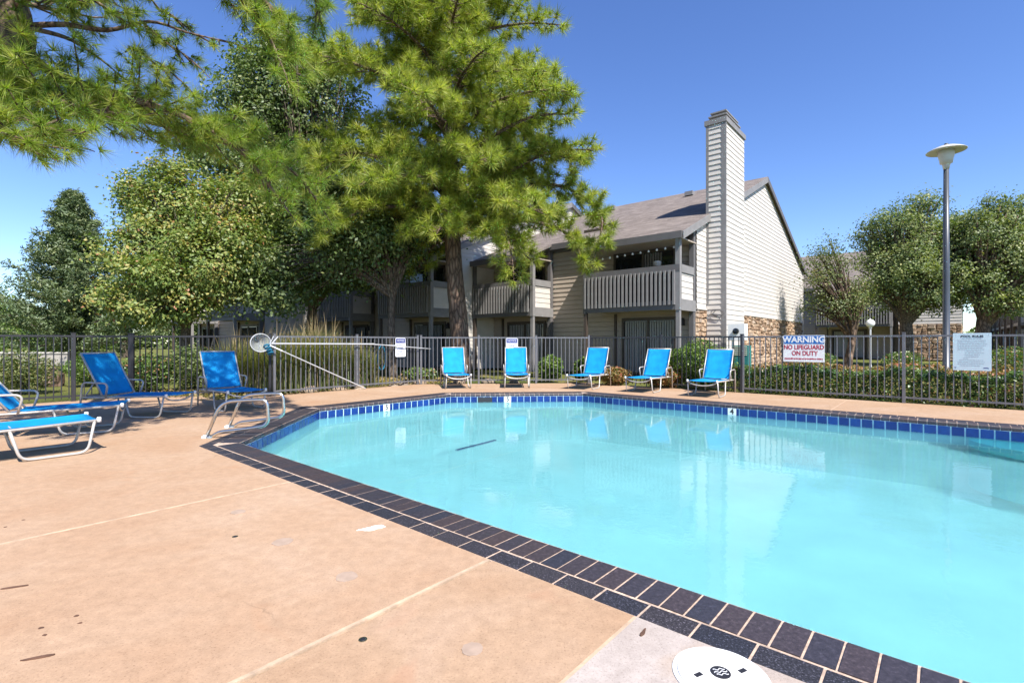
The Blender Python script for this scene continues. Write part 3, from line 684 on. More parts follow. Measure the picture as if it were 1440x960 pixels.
        cr = MB(); cr.box(0.08, xo - 0.1, y0 + 0.25, y1 - 0.45, zt + 0.06, zt + 0.22); cr.box(0.02, xo - 0.04, y0 + 0.18, y1 - 0.38, zt + 0.22, zt + 0.27)
        cr.box(0.12, xo - 0.14, y0 + 0.35, y1 - 0.6, zt + 0.27, zt + 0.38); cr.box(0.06, xo - 0.08, y0 + 0.28, y1 - 0.52, zt + 0.38, zt + 0.43)
        obj('chimney_crown', cr, M['trim_light'], ch)
        cb = MB(); pts = [(0.35, y0 - .03, 2.35), (0.25, y0 - .04, 2.22), (0.5, y0 - .05, 2.12), (0.62, y0 - .05, 2.3), (0.3, y0 - .05, 2.38), (0.2, y0 - .05, 2.25), (0.45, y0 - .06, 2.17)]
        cb.tube(smooth_path(pts, 6), 0.012, 5); obj('coiled_cable', cb, M['trim'], ch)
    return B
building(6.5, 15.96, 9.58, 'cream two-storey building with tall sided chimney, balcony and stone base', [(0.0, 3.7, 1), (6.1, 9.55, 1)], chimney=True)
building(16.1, 13.56, 9.88, 'shaded middle building wing standing directly behind the large pine trunk', [(0.0, 3.7, 1), (6.1, 9.75, 1)], stone=False)
building(26.0, 9.6, 9.6, 'dark far-left building wing glimpsed behind the leafy trees', [(0.0, 3.7, 1), (6.1, 9.55, 1)], stone=False, detail=False)
D = building(-1.0, 43.0, 22.0, 'distant brown-roofed building behind the round trees on the right', [(3.6, 8.2, 1), (12.0, 16.0, 1)], stone=True, detail=False)
st = MB(); stones(st, -3.3, -0.05, 0.0, 2.40, lambda a, z, o_: (a, WALL_Y - 0.04 - o_ - 1.2, z)); stone_obj('stone_pier', st, D)
obj('stone_pier_core', MB().box(-3.3, -0.05, WALL_Y - 1.2, WALL_Y, 0, 2.40), M['mortar_dark'], D)
st = MB(); lap_front(st, -3.3, -0.05, 2.42, 3.8, WALL_Y - 1.2, .2); obj('bay_siding', st, M['siding'], D)
obj('bay_core', MB().box(-3.3, -0.05, WALL_Y - 1.19, WALL_Y, 2.42, 5.1), M['siding_tan'], D)
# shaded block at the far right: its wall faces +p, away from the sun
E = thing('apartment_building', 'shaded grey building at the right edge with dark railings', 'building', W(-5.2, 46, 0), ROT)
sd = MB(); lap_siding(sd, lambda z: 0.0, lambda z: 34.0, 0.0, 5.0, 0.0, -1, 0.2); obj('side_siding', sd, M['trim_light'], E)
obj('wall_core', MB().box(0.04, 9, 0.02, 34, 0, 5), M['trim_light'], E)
er = MB(); er.add([(-0.9, -.4, 4.7), (-0.9, 34.4, 4.7), (5, 34.4, 7.4), (5, -.4, 7.4), (-0.9, -.4, 4.86), (-0.9, 34.4, 4.86), (5, 34.4, 7.56), (5, -.4, 7.56)], [(0, 1, 2, 3), (7, 6, 5, 4), (0, 4, 5, 1), (1, 5, 6, 2), (2, 6, 7, 3), (3, 7, 4, 0)])
obj('roof', er, M['roof'], E)
for k in range(6):
    y = 1.0 + k * 5.0
    bl = obj('balcony', MB().box(-1.4, -0.03, y, y + 3.2, 2.3, 2.5), M['trim'], E)
    obj('top_rail', MB().box(-1.43, -1.36, y, y + 3.2, 3.5, 3.6), M['brown'], bl)
    for i in range(11): obj('baluster', MB().box(-1.42, -1.38, y + .1 + i * .3, y + .16 + i * .3, 2.5, 3.5), M['brown'], bl)
    obj('support_post', MB().box(-1.42, -1.28, y, y + .14, 0, 4.7), M['brown'], E); obj('support_post', MB().box(-1.42, -1.28, y + 3.06, y + 3.2, 0, 4.7), M['brown'], E)
    dd = obj('door', MB().box(-0.07, -0.035, y + .6, y + 2.4, 0, 2.1), M['brown'], E); obj('glass', MB().box(-0.09, -0.072, y + .7, y + 2.3, .1, 2.0), M['glass'], dd)
# string lights on the near balcony
sl = thing('string_lights', 'string of white globe bulbs along the eave above the near balcony', 'string lights', W(6.5, 15.96, 0), ROT)
pts = []
for i in range(12):
    x = -0.25 - i * 0.30; pts.append((x, 0.12, 4.42 - 0.012 * i))
obj('cord', MB().tube(pts, 0.006, 5), M['black_ink'], sl)
M['bulb'] = simple('frosted_bulb', (0.78, 0.77, 0.73), 0.3, var=0)
for x, y, z in pts:
    obj('bulb', MB().lathe([(0, -.055), (.03, -.045), (.04, -.02), (.025, .005), (.012, .03), (0, .03)], 10), M['bulb'], sl, (x, y, z - 0.03))
# things standing on the near balcony
ht = thing('hanging_planter', 'pale round planter hanging from the near balcony ceiling', 'planter', W(6.5 + 1.1, 15.96 + .7, 4.0), ROT)
obj('pot', MB().lathe([(0, -.12), (.1, -.1), (.14, 0), (.13, .06), (.1, .07), (0, .07)], 14), M['siding'], ht); obj('cord', MB().tube([(0, 0, .07), (0, 0, .55)], 0.006, 5), M['black_ink'], ht)
# utility cabinet by the stone gable
ub = thing('utility_cabinet', 'white meter box over a teal louvred cabinet by the stone gable', 'cabinet', W(5.15, 17.9, 0), ROT)
M['teal'] = simple('teal_enamel', (0.02, 0.16, 0.15), 0.5, var=0.1); M['cream_slat'] = simple('cream_louvre', (0.55, 0.55, 0.42), 0.6, var=0.1)
obj('lower_cabinet', MB().box(-.25, .25, -.2, .2, 0, .75), M['teal'], ub); obj('louvre_case', MB().box(-.25, .25, -.18, .2, .752, 1.12), M['teal'], ub)
for k in range(5): obj('louvre', MB().box(-.22, .22, -.215, -.185, .79 + k * .066, .82 + k * .066), M['cream_slat'], ub)
obj('meter_box', MB().box(-.42, .12, -.1, .25, 1.30, 1.85), M['white_plastic'], ub); obj('meter_dial', MB().lathe([(.0, 0), (.1, 0), (.1, .06), (0, .07)], 14), M['glass'], ub, (-.15, -.11, 1.6)).rotation_euler = (R(90), 0, 0)
obj('pipe', MB().tube([(-.3, .05, 0), (-.3, .05, 1.3)], .045, 8), M['white_plastic'], ub)

# ================================================================== FENCE
me_pick = MB().box(-0.0095, 0.0095, -0.0095, 0.0095, 0.06, 1.345).mesh('picket')
def fence(a, b, posts, label, mat, cat='fence', name='metal_fence', H=1.385, group=None):
    A, B = W(*a), W(*b); d = B - A; L = d.length; rz = math.atan2(d.y, d.x)
    F = thing(name, label, cat, A, rz, group)
    for s in posts:
        pm = MB(); pm.box(s - .028, s + .028, -.028, .028, 0, H + 0.035); pm.box(s - .034, s + .034, -.034, .034, H + .035, H + .05); bevel(obj('post', pm, M[mat], F), .004, 1)
    obj('top_rail', MB().box(0.03, L - .03, -.019, .019, H - .042, H - .004), M[mat], F)
    obj('bottom_rail', MB().box(0.03, L - .03, -.016, .016, 0.095, 0.130), M[mat], F)
    me = me_pick.copy(); me.materials.clear(); me.materials.append(M[mat])
    n_ = int(L / 0.118)
    for i in range(1, n_ + 1):
        s = L * (i - 0.5) / n_
        if min(abs(s - q) for q in posts) < 0.05: continue
        o = obj('picket', me, None, F, (s, 0, 0)); o.rotation_euler = (random.uniform(-.006, .006), random.uniform(-.005, .005), 0)
    return F
fence((-4.4, 12.92), (3.72, 12.92), [0.03, 2.35, 5.0, 8.09], 'grey metal picket fence carrying the warning and pool rules signs', 'fence')
fence((3.72, 12.92), (8.0, 12.92), [0.0, 2.06, 4.28], 'black metal picket fence behind the three far loungers on the right', 'fence_dark')
fence((8.0, 12.92), (11.6, 9.32), [0.06, 1.65, 3.35, 5.03], 'grey picket fence in front of the large pine trunk', 'fence')
fence((11.6, 9.32), (11.6, 5.1), [0.06, 2.05, 4.18], 'grey picket fence hung with pool poles in front of tall grass', 'fence')
fence((11.6, 5.1), (13.6, 2.9), [0.05, 2.94], 'dark picket fence panel behind the two upright left loungers', 'fence_dark')
fence((13.6, 2.9), (13.8, 1.95), [0.03, 0.95], 'narrow dark picket gate between two posts at the left', 'fence_dark', 'gate', 'metal_gate')
fence((13.8, 1.95), (14.0, -5.0), [0.0, 2.4, 4.8, 6.9], 'dark picket fence running off the left edge of the view', 'fence_dark')

# ================================================================== SIGNS
M['sign_blue'] = simple('sign_blue', (0.010, 0.11, 0.36), 0.4, var=0); M['sign_white'] = simple('sign_white', (0.66, 0.66, 0.66), 0.4, var=0.03)
M['sign_red'] = simple('sign_red', (0.36, 0.012, 0.035), 0.45, var=0); M['sign_pale'] = simple('sign_pale_blue', (0.42, 0.52, 0.57), 0.4, var=0.03)
M['navy'] = simple('sign_navy', (0.025, 0.035, 0.17), 0.4, var=0); M['ink_grey'] = simple('printed_grey_line', (0.27, 0.33, 0.37), 0.6, var=0)
RX = (R(90), 0, 0)
def sign(p, q, z0, w, h, rz, label, base, rad=0.012):
    S = thing('sign', label, 'sign', W(p, q, z0), rz)
    pl = MB(); k = []
    for cx, cy, a0 in ((w / 2 - rad, h - rad, 0), (-w / 2 + rad, h - rad, 90), (-w / 2 + rad, rad, 180), (w / 2 - rad, rad, 270)):
        k += [(cx + rad * math.cos(R(a0 + t)), cy + rad * math.sin(R(a0 + t))) for t in (0, 30, 60, 90)]
    pl.add([(x, 0, z) for x, z in k] + [(x, -.004, z) for x, z in k], [tuple(range(len(k) - 1, -1, -1)), tuple(range(len(k), 2 * len(k)))][::1] + [(i, (i + 1) % len(k), len(k) + (i + 1) % len(k), len(k) + i) for i in range(len(k))])
    o = obj('panel', pl, M[base], S)
    bm = bmesh.new(); bm.from_mesh(o.data); bmesh.ops.recalc_face_normals(bm, faces=bm.faces); bm.to_mesh(o.data); bm.free()
    for sx in (-1, 1):
        for sz in (.04, h - .04): obj('tie', MB().tube([(sx * (w / 2 - .04), -.008, sz), (sx * (w / 2 - .04), .03, sz)], .004, 6), M['black_ink'], S)
    return S
def band(S, x0, x1, z0, z1, mat, y=-0.0055): return obj('print_band', MB().box(x0, x1, y - .0008, y, z0, z1), M[mat], S)
s = sign(2.38, 12.86, 0.79, 0.82, 0.60, ROT, 'white warning sign with blue header reading no lifeguard on duty', 'sign_white')
band(s, -.40, .40, .405, .588, 'sign_blue'); text('lettering', 'WARNING', .185, M['sign_white'], s, (0, -.0075, .497), RX, .006, .94)
text('lettering', 'NO LIFEGUARD', .142, M['sign_red'], s, (0, -.0062, .326), RX, .004, .80); text('lettering', 'ON DUTY', .142, M['sign_red'], s, (0.02, -.0062, .19), RX, .004, .80)
for k in range(24): band(s, -.385 + k * .032, -.36 + k * .032 + random.uniform(-.004, .004), .05 + random.uniform(0, .006), .088 - random.uniform(0, .008), 'sign_red')
s = sign(-0.42, 12.86, 0.70, 0.54, 0.71, ROT, 'pale blue pool rules board with rows of small print', 'sign_pale')
text('lettering', 'POOL RULES', .056, M['black_ink'], s, (0, -.0062, .645), RX, .0016, 1.0)
for k, (x0, x1) in enumerate([(-.14, .14), (-.2, .2), (-.2, .19), (-.2, .21), (-.2, .2), (-.2, .16), (-.2, .19), (-.1, .15), (-.1, .17), (-.1, .12), (-.1, .11), (-.12, -.05), (-.18, .16), (-.2, .2), (-.2, .17), (-.16, .12)]):
    z = .60 - k * .034; x = x0
    while x < x1 - .015:
        w = random.uniform(.012, .045); band(s, x, min(x + w, x1), z, z + .008, 'ink_grey'); x += w + .008
band(s, -.25, -.22, .05, .06, 'navy'); band(s, .16, .23, .045, .06, 'navy')
for (p, q, rz, lab) in ((11.545, 8.62, math.atan2(QV.y, QV.x), 'small notice sign hung beside the pool poles, navy header'), (9.64, 11.20, 0.0757, 'small notice sign partly hidden behind a blue lounger, navy header')):
    s = sign(p, q, 0.82, 0.35, 0.53, rz, lab, 'sign_white', .035)
    band(s, -.16, .16, .385, .51, 'navy'); text('lettering', 'NOTICE', .075, M['sign_white'], s, (0, -.0075, .447), RX, .0, .95)
    for k in range(7):
        x = -.12 + .02 * (k % 3); x1 = -x
        while x < x1 - .015:
            w = random.uniform(.02, .05); band(s, x, min(x + w, x1), .33 - k * .042, .348 - k * .042, 'navy'); x += w + .01

# ================================================================== LOUNGERS
def fillet(pts, r=0.06, n=5):
    """polyline with rounded corners, as bent tube"""
    pts = [Vector(p) for p in pts]; out = [pts[0]]
    for i in range(1, len(pts) - 1):
        a, b, c = pts[i - 1], pts[i], pts[i + 1]; rr = min(r, (a - b).length * .45, (c - b).length * .45)
        p0 = b + (a - b).normalized() * rr; p1 = b + (c - b).normalized() * rr
        for k in range(n + 1):
            t = k / n; out.append(p0 * (1 - t) ** 2 + b * 2 * t * (1 - t) + p1 * t * t)
    out.append(pts[-1]); return out
def sling(a, b, w, sag, bow=0.0, n=8):
    """fabric panel from a to b (points in x,z), width w along y, with a soft sag"""
    mb = MB(); nx, ny = 10, n; th = 0.005
    A, B = Vector((a[0], 0, a[1])), Vector((b[0], 0, b[1])); d = (B - A).normalized(); nr = Vector((-d.z, 0, d.x))
    if nr.z < 0 and abs(d.x) > .5: nr = -nr
    g = []
    for s in (0, 1):
        for i in range(nx + 1):
            for j in range(ny + 1):
                t, y = i / nx, j / ny * 2 - 1
                dip = -sag * (1 - y * y) * (0.55 + 0.45 * math.sin(math.pi * t)) - bow * math.sin(math.pi * t)
                g.append(A + (B - A) * t + Vector((0, y * w / 2, 0)) + nr * (dip - s * th))
    k = (nx + 1) * (ny + 1); fs = []
    for i in range(nx):
        for j in range(ny):
            q = i * (ny + 1) + j; fs.append((q, q + 1, q + ny + 2, q + ny + 1)); fs.append((k + q + ny + 1, k + q + ny + 2, k + q + 1, k + q))
    for i in range(nx):
        for j in (0, ny):
            q = i * (ny + 1) + j; fs.append((q, q + ny + 1, k + q + ny + 1, k + q))
    for j in range(ny):
        for i in (0, nx):
            q = i * (ny + 1) + j; fs.append((q, q + 1, k + q + 1, k + q))
    mb.add(g, fs); return mb.mesh('sling', True)
SW = 0.64; TR = 0.0145
def make_lounger(back_deg=62):
    parts = []
    def add(name, mb, mat, smooth=True): parts.append((name, mb.mesh(name, smooth) if isinstance(mb, MB) else mb, mat))
    ca, sa = math.cos(R(back_deg)), math.sin(R(back_deg)); BL = 0.80; hz = 0.345
    for s in (-1, 1):
        y = s * SW / 2
        add('side_rail', MB().tube([(-0.38, y, .315), (0.0, y, .325), (1.17, y, .36)], TR, 8), 'alu')
        add('back_rail', MB().tube([(0.02, y * .97, hz), (-BL * ca, y * .97, hz + BL * sa)], TR * .95, 8), 'alu')
        add('sled_leg', MB().tube(fillet([(1.12, y, .355), (1.06, y * 1.04, .016), (.52, y * 1.04, .016), (.44, y, .33)], .09), TR, 8), 'alu')
        add('rear_leg', MB().tube(fillet([(.10, y * 1.05, .33), (.16, y * 1.12, .565), (-.30, y * 1.12, .575), (-.36, y * 1.1, .016)], .09), TR, 8), 'alu')
        add('foot_cap', MB().lathe([(0, 0), (.022, .004), (.022, .05), (.016, .06), (0, .06)], 10, (1.16, y, .335)), 'white_plastic')
    add('cross_bar', MB().tube(smooth_path([(1.125, -SW / 2, .345), (1.13, -SW * .3, .285), (1.13, 0, .262), (1.13, SW * .3, .285), (1.125, SW / 2, .345)], 5), TR * .95, 8), 'alu')
    add('cross_bar', MB().tube([(-.32, -SW / 2, .318), (-.32, SW / 2, .318)], TR * .9, 8), 'alu'); add('cross_bar', MB().tube([(.47, -SW / 2, .325), (.47, SW / 2, .325)], TR * .9, 8), 'alu')
    add('back_top_bar', MB().tube([(-BL * ca, -SW * .485, hz + BL * sa), (-BL * ca, SW * .485, hz + BL * sa)], TR * .95, 8), 'alu')
    add('back_prop', MB().tube(fillet([(-.30 * ca, -SW * .42, hz + .30 * sa), (-.34, -SW * .42, .335), (-.34, SW * .42, .335), (-.30 * ca, SW * .42, hz + .30 * sa)], .04), TR * .7, 6), 'alu')
    add('seat_sling', sling((0.03, .352), (1.16, .375), SW - .03, .028), 'sling')
    add('back_sling', sling((-.015, .365), (-BL * ca * .99, hz + BL * sa * .99 + .012), SW - .03, -.02), 'sling')
    for n_, me, mt in parts: me.materials.append(M[mt])
    return parts
LOUNGE = {62: make_lounger(62), 55: make_lounger(55), 66: make_lounger(66)}
def lounger(x, y, face, label, back=62, group='blue sling pool loungers'):
    """(x, y): middle of the foot end on the ground; face: direction the sitter looks"""
    f = Vector((face[0], face[1], 0)).normalized(); base = Vector((x, y, 0)) - f * 1.08
    T = thing('pool_lounger', label, 'lounger', base, math.atan2(f.y, f.x), group)
    for n_, me, mt in LOUNGE[back]: obj(n_, me, None, T)
    return T
nQ = -QV; nC = (0.08, -1)
lounger(4.28, 11.22, (-.60, -.80), 'blue sling lounger nearest the warning sign, rightmost of the far row', 62)
lounger(3.10, 12.22, (-.58, -.81), 'blue sling lounger in front of the leafy shrub, second from right in far row', 62)
lounger(1.76, 13.05, (-.50, -.87), 'blue sling lounger at the middle of the far row, below the near balcony', 66)
lounger(0.14, 13.38, (0.02, -1), 'blue sling lounger facing the pool beside a small notice sign', 66)
lounger(-1.41, 13.22, (0.22, -.97), 'tree-shaded blue lounger standing in front of the large pine trunk', 66)
lounger(-4.80, 9.02, (.74, -.67), 'upright blue lounger by the fence just behind the steel handrails', 62)
lounger(-5.66, 8.45, (.97, -.10), 'upright blue lounger facing right in front of the gate', 62)
lounger(-5.66, 7.20, (.86, .52), 'blue lounger at the left edge, second nearest, foot end in view', 55)
lounger(-4.98, 5.82, (.64, .77), 'nearest blue lounger, cut off by the left edge of the view', 55)

# ================================================================== POOL HANDRAILS, POLES, LID, LAMPS
def handrail(y, x0, label):
    T = thing('handrail', label, 'handrail', (x0, y, 0), 0.03, 'stainless pool handrails')
    pts = fillet([(0, 0, 0.0), (.19, 0, .47), (.60, 0, .49), (.78, 0, .49), (.80, 0, .16), (.56, 0, .12), (.16, 0, .075), (.05, 0, -0.0)], .17, 7)
    obj('tube', MB().tube(pts, .0215, 12).mesh('tube', True), M['steel'], T)
    for x in (0, .05): obj('escutcheon', MB().lathe([(0, .0), (.05, .002), (.048, .02), (.026, .035), (0, .035)], 16), M['white_plastic' if x == 0 else 'steel'], T, (x - .01, 0, 0))
    return T
handrail(6.50, -3.97, 'nearer of the two bent steel handrails at the pool corner')
handrail(7.28, -4.12, 'farther of the two bent steel handrails at the pool corner')
M['net'] = None
m, nt, out = new_mat('fine_white_net')
d_ = N(nt, 'ShaderNodeBsdfDiffuse'); d_.inputs[0].default_value = (.62, .66, .68, 1); t_ = N(nt, 'ShaderNodeBsdfTransparent')
mx = N(nt, 'ShaderNodeMixShader'); mx.inputs[0].default_value = .24
nt.links.new(t_.outputs[0], mx.inputs[1]); nt.links.new(d_.outputs[0], mx.inputs[2]); nt.links.new(mx.outputs[0], out.inputs[0]); M['net'] = m
M['white_pole'] = simple('white_pole_enamel', (.50, .50, .50), .35, .2, var=.06); M['teal_blue'] = simple('teal_blue_plastic', (.01, .13, .22), .4, var=.1)
sk = thing('skimmer_net', 'long white pool skimmer pole with round net hung along the fence', 'pool net', W(11.50, 4.98, 1.20))
LQ = lambda q, dz=0.0, dp=0.0: (QV * q + PV * dp + Vector((0, 0, dz)))
obj('pole', MB().tube([LQ(.05), LQ(2.75, -.02)], .019, 8), M['white_pole'], sk); obj('inner_pole', MB().tube([LQ(2.7, -.02), LQ(4.7, -.17)], .012, 8), M['white_pole'], sk)
obj('hook_rod', MB().tube([LQ(2.72, -.035), LQ(3.5, -.06)], .009, 6), M['white_pole'], sk)
hp = [LQ(-.20 + .22 * math.cos(R(t)), .02 + .20 * math.sin(R(t)), -.04) for t in range(0, 361, 15)]
obj('hoop', MB().tube(hp, .011, 6), M['white_pole'], sk)
nb = MB(); c0 = LQ(-.22, .03, .10); nb.add([c0] + hp[:-1], [(0, i + 1, (i + 1) % 24 + 1) for i in range(24)]); obj('net_mesh', nb, M['net'], sk)
obj('clip', MB().tube([LQ(.06, .0), LQ(.20, .16)], .014, 6), M['white_pole'], sk); obj('clip', MB().tube([LQ(.02, .0), LQ(.10, .17)], .010, 6), M['white_pole'], sk)
hs_ = MB()
for k in range(4): hs_.tube([LQ(-.02 - .05 * math.cos(a) + .03 * k - .05, -.05 - .055 * k + .03 * math.sin(a), -.03 - .07 * math.sin(a)) for a in np.linspace(0, 6.28, 13)], .020, 6)
obj('hose_coil', hs_, M['teal_blue'], sk)
lp = thing('leaning_pole', 'thin white pole slanting down the fence to the deck', 'pole', W(11.48, 7.45, 0))
obj('shaft', MB().tube([(0, 0, .02), W(-.03, -2.45, 1.15)], .014, 8), M['white_pole'], lp); obj('grip', MB().tube([W(-.027, -2.2, 1.033), W(-.03, -2.46, 1.155)], .018, 8), M['white_plastic'], lp)
hr = thing('hose', 'dark blue hose looped over the grey fence', 'hose', W(11.70, 8.1, 0))
obj('loop', MB().tube([Vector((0, 0, .80)) + QV * (.13 * math.cos(a)) + Vector((0, 0, .33 * math.sin(a))) for a in np.linspace(0, 6.28, 22)], .016, 6), M['teal_blue'], hr)
# skimmer lid set in the grey slab
lid = thing('pool_skimmer', 'round white skimmer lid with dark wave emblem in the grey slab', 'skimmer', W(0.63, 1.93, 0), ROT + R(48))
obj('rim', MB().lathe([(0, -.01), (.172, -.01), (.172, .004), (.160, .006), (0, .006)], 48), M['white_plastic'], lid)
M['lid_white'] = simple('speckled_white_plastic', (.72, .71, .69), .5, var=.06, scale=60)
obj('cover', MB().lathe([(0, .0065), (.156, .0065), (.153, .011), (0, .012)], 48), M['lid_white'], lid)
em = obj('emblem', MB().lathe([(0, .0125), (.036, .0125), (.036, .0145), (0, .0145)], 28), M['black_ink'], lid)
for k in range(3):
    w_ = MB(); y = -.014 + k * .014; a_ = .026 if k == 1 else .022
    pts = [(x, y + .004 * math.sin(x * 260), .0156) for x in np.linspace(-a_, a_, 13)]
    w_.tube(pts, .0016, 4); obj('wave_mark', w_, M['sign_white'], em)
for s_ in (-1, 1):
    sl_ = obj('finger_slot', MB().box(-.016, .016, -.009, .009, .0122, .0135), M['black_ink'], lid, (s_ * .088, .0, 0), R(20))
    obj('slot_lip', MB().box(-.02, .004, .009, .012, .0122, .016), M['lid_white'], sl_)
# dark bar in the water
bar_ = MB(); bar_.bar((-.74, 6.70, WZ - .012), (-.24, 7.38, WZ - .012), .05, .012)
tag(obj('floating_bar', bar_, M['navy']), 'thin dark bar floating in the pool', 'bar')
# tall lamp post
M['lamp_grey'] = simple('grey_lamp_paint', (.055, .062, .075), .4, .1, var=.08); M['lamp_white'] = simple('off_white_lamp_head', (.50, .48, .43), .45, var=.06)
lx = at(1331.5, 480, 15.0)
lm = thing('street_lamp', 'tall grey lamp post with wide saucer-shaped pale head', 'lamp post', (lx.x, lx.y, 0))
obj('pole', MB().lathe([(0, 0), (.14, 0), (.14, .12), (.09, .14), (.084, 3), (.066, 6.45), (0, 6.45)], 20).mesh('pole', True), M['lamp_grey'], lm)
hd = obj('lamp_head', MB().lathe([(0, 6.40), (.07, 6.40), (.09, 6.50), (.10, 6.56), (.15, 6.58), (.165, 6.68), (.195, 6.80), (.205, 6.98), (0, 6.98)], 26).mesh('lamp_head', True), M['lamp_white'], lm)
obj('saucer', MB().lathe([(.19, 6.965), (.48, 6.935), (.485, 6.945), (.42, 6.99), (.24, 7.07), (.07, 7.12), (0, 7.125)], 30).mesh('saucer', True), M['lamp_white'], lm)
obj('cap', MB().lathe([(0, 7.12), (.06, 7.12), (.05, 7.17), (0, 7.175)], 12), M['lamp_grey'], lm)
gx_ = at(1224.5, 480, 24)
gl_ = thing('garden_lamp', 'short lamp post with white glass globe on the lawn', 'lamp', (gx_.x, gx_.y, 0))
obj('pole', MB().lathe([(0, 0), (.07, 0), (.06, .1), (.045, .15), (.045, 1.85), (.07, 1.88), (.07, 1.95), (0, 1.95)], 12), M['white_pole'], gl_)
obj('globe', MB().lathe([(.07, 1.93)] + [(.19 * math.sin(R(a)), 2.12 - .19 * math.cos(R(a))) for a in range(30, 171, 14)] + [(.03, 2.33), (0, 2.36)], 20).mesh('globe', True), M['bulb'], gl_)

# ================================================================== VEGETATION
def unit(v): return v / np.maximum(np.linalg.norm(v, axis=-1, keepdims=True), 1e-9)
def rand_dirs(n): return unit(rng.normal(size=(n, 3)))
def tuft_mesh(name, C, A, L, n, w, spread=(12, 100), col=None):
    """needle tufts: C (k,3) centres, A (k,3) axes, L (k,) needle length; n needles each, one thin triangle per needle"""
    k = len(C); C = np.repeat(C, n, 0); A = np.repeat(unit(A), n, 0); L = np.repeat(L, n) * rng.uniform(.65, 1.05, k * n)
    s = rand_dirs(k * n); s = unit(s - A * (s * A).sum(1, keepdims=True))
    th = np.radians(rng.uniform(*spread, k * n))[:, None]
    d = A * np.cos(th) + s * np.sin(th); d[:, 2] -= .12; d = unit(d)
    C = C - A * (rng.uniform(0, .10, k * n) * L)[:, None]
    wv = unit(np.cross(d, rand_dirs(k * n))) * (w / 2)
    V = np.stack([C - wv, C + wv, C + d * L[:, None]], 1).reshape(-1, 3)
    F = np.arange(k * n * 3).reshape(-1, 3)
    base = rng.uniform(0, .85, k) if col is None else col
    r = np.clip(np.repeat(base, n) + rng.normal(0, .10, k * n), 0, 1)
    return fast_mesh(name, V, F, r)
def leaf_quads(C, size, up=0.5, asp=0.5, out=None):
    """one folded diamond leaf per centre"""
    n = len(C); sz = size * rng.uniform(.6, 1.2, n)[:, None]
    nr = rand_dirs(n); nr[:, 2] = np.abs(nr[:, 2]) * .6 + up
    if out is not None: nr += out * .8
    nr = unit(nr); d = rand_dirs(n); d = unit(d - nr * (d * nr).sum(1, keepdims=True)); s = np.cross(nr, d)
    V = np.stack([C - d * sz * .5, C + s * sz * asp * .5 + nr * sz * .08, C + d * sz * .5, C - s * sz * asp * .5 + nr * sz * .08], 1).reshape(-1, 3)
    return V, np.arange(n * 4).reshape(-1, 4)
def path_pts(pts, n): return smooth_path(pts, n)
class Pine:
    def __init__(self): self.w = MB(); self.C = []; self.A = []; self.L = []
    def limb(self, pts, r0, r1, s0=.3, step=.30, twig=(.35, 1.1), nt=.5, tl=.3, droop=-.05, tip=True, sub=3, up=.35):
        P = smooth_path(pts, 5); k = len(P)
        self.w.tube(P, [r0 + (r1 - r0) * i / (k - 1) for i in range(k)], 7)
        seg = [(P[i + 1] - P[i]).length for i in range(k - 1)]; tot = sum(seg); s = tot * s0; side = 1
        while s < tot:
            acc = 0
            for i, l in enumerate(seg):
                if acc + l >= s or i == len(seg) - 1:
                    t = (s - acc) / l; p = P[i].lerp(P[i + 1], min(t, 1)); d = (P[i + 1] - P[i]).normalized(); break
                acc += l
            fr = s / tot
            ln = random.uniform(*twig) * (1.15 - .65 * fr)
            sd = d.cross(Vector((0, 0, 1)));
            if sd.length < .05: sd = Vector((random.uniform(-1, 1), random.uniform(-1, 1), 0))
            sd.normalize(); roll = random.uniform(-.9, .9)
            dr = (d * random.uniform(.35, .8) + sd * side * math.cos(roll) + Vector((0, 0, 1)) * (math.sin(roll) * .8 + up * .5)).normalized()
            self.twig(p, dr, ln, nt, tl, up); side = -side; s += step * random.uniform(.6, 1.4)
        if tip: self.twig(P[-1], (P[-1] - P[-2]).normalized(), .3, nt, tl, up)
    def twig(self, p, d, ln, nt, tl, up):
        m1 = p + d * ln * .5; d2 = (d + Vector((random.uniform(-.3, .3), random.uniform(-.3, .3), up * random.uniform(.3, 1)))).normalized(); e = m1 + d2 * ln * .5
        self.w.tube([p, m1, e], [.014, .010, .006], 4, False)
        q = max(2, int(ln / (tl * nt)))
        for i in range(q):
            t = .30 + .70 * (i + 1) / q
            c = p.lerp(m1, t * 2) if t < .5 else m1.lerp(e, t * 2 - 1)
            a = (d if t < .5 else d2)
            self.C.append(c + Vector((random.uniform(-.05, .05),) * 3)); self.A.append(a + Vector((random.uniform(-.35, .35), random.uniform(-.35, .35), random.uniform(-.1, .5)))); self.L.append(tl * random.uniform(.8, 1.15))
    def build(self, T, trunk, n, w, mat, bark):
        obj('trunk', trunk.mesh('trunk', True), bark, T)
        obj('branches', self.w.mesh('branches', True), bark, T)
        me = tuft_mesh('crown', np.array(self.C), np.array(self.A), np.array(self.L), n, w); obj('crown', me, mat, T)
        return len(self.C)
def trunk_mesh(pts, rs, n=14, rough=.05):
    mb = MB(); P = smooth_path(pts, 6); k = len(P); rr = list(np.interp(np.linspace(0, 1, k), np.linspace(0, 1, len(rs)), rs))
    mb.tube(P, rr, n); mb.v = [(x + random.uniform(-1, 1) * rough * .3, y + random.uniform(-1, 1) * rough * .3, z) for x, y, z in mb.v]; return mb

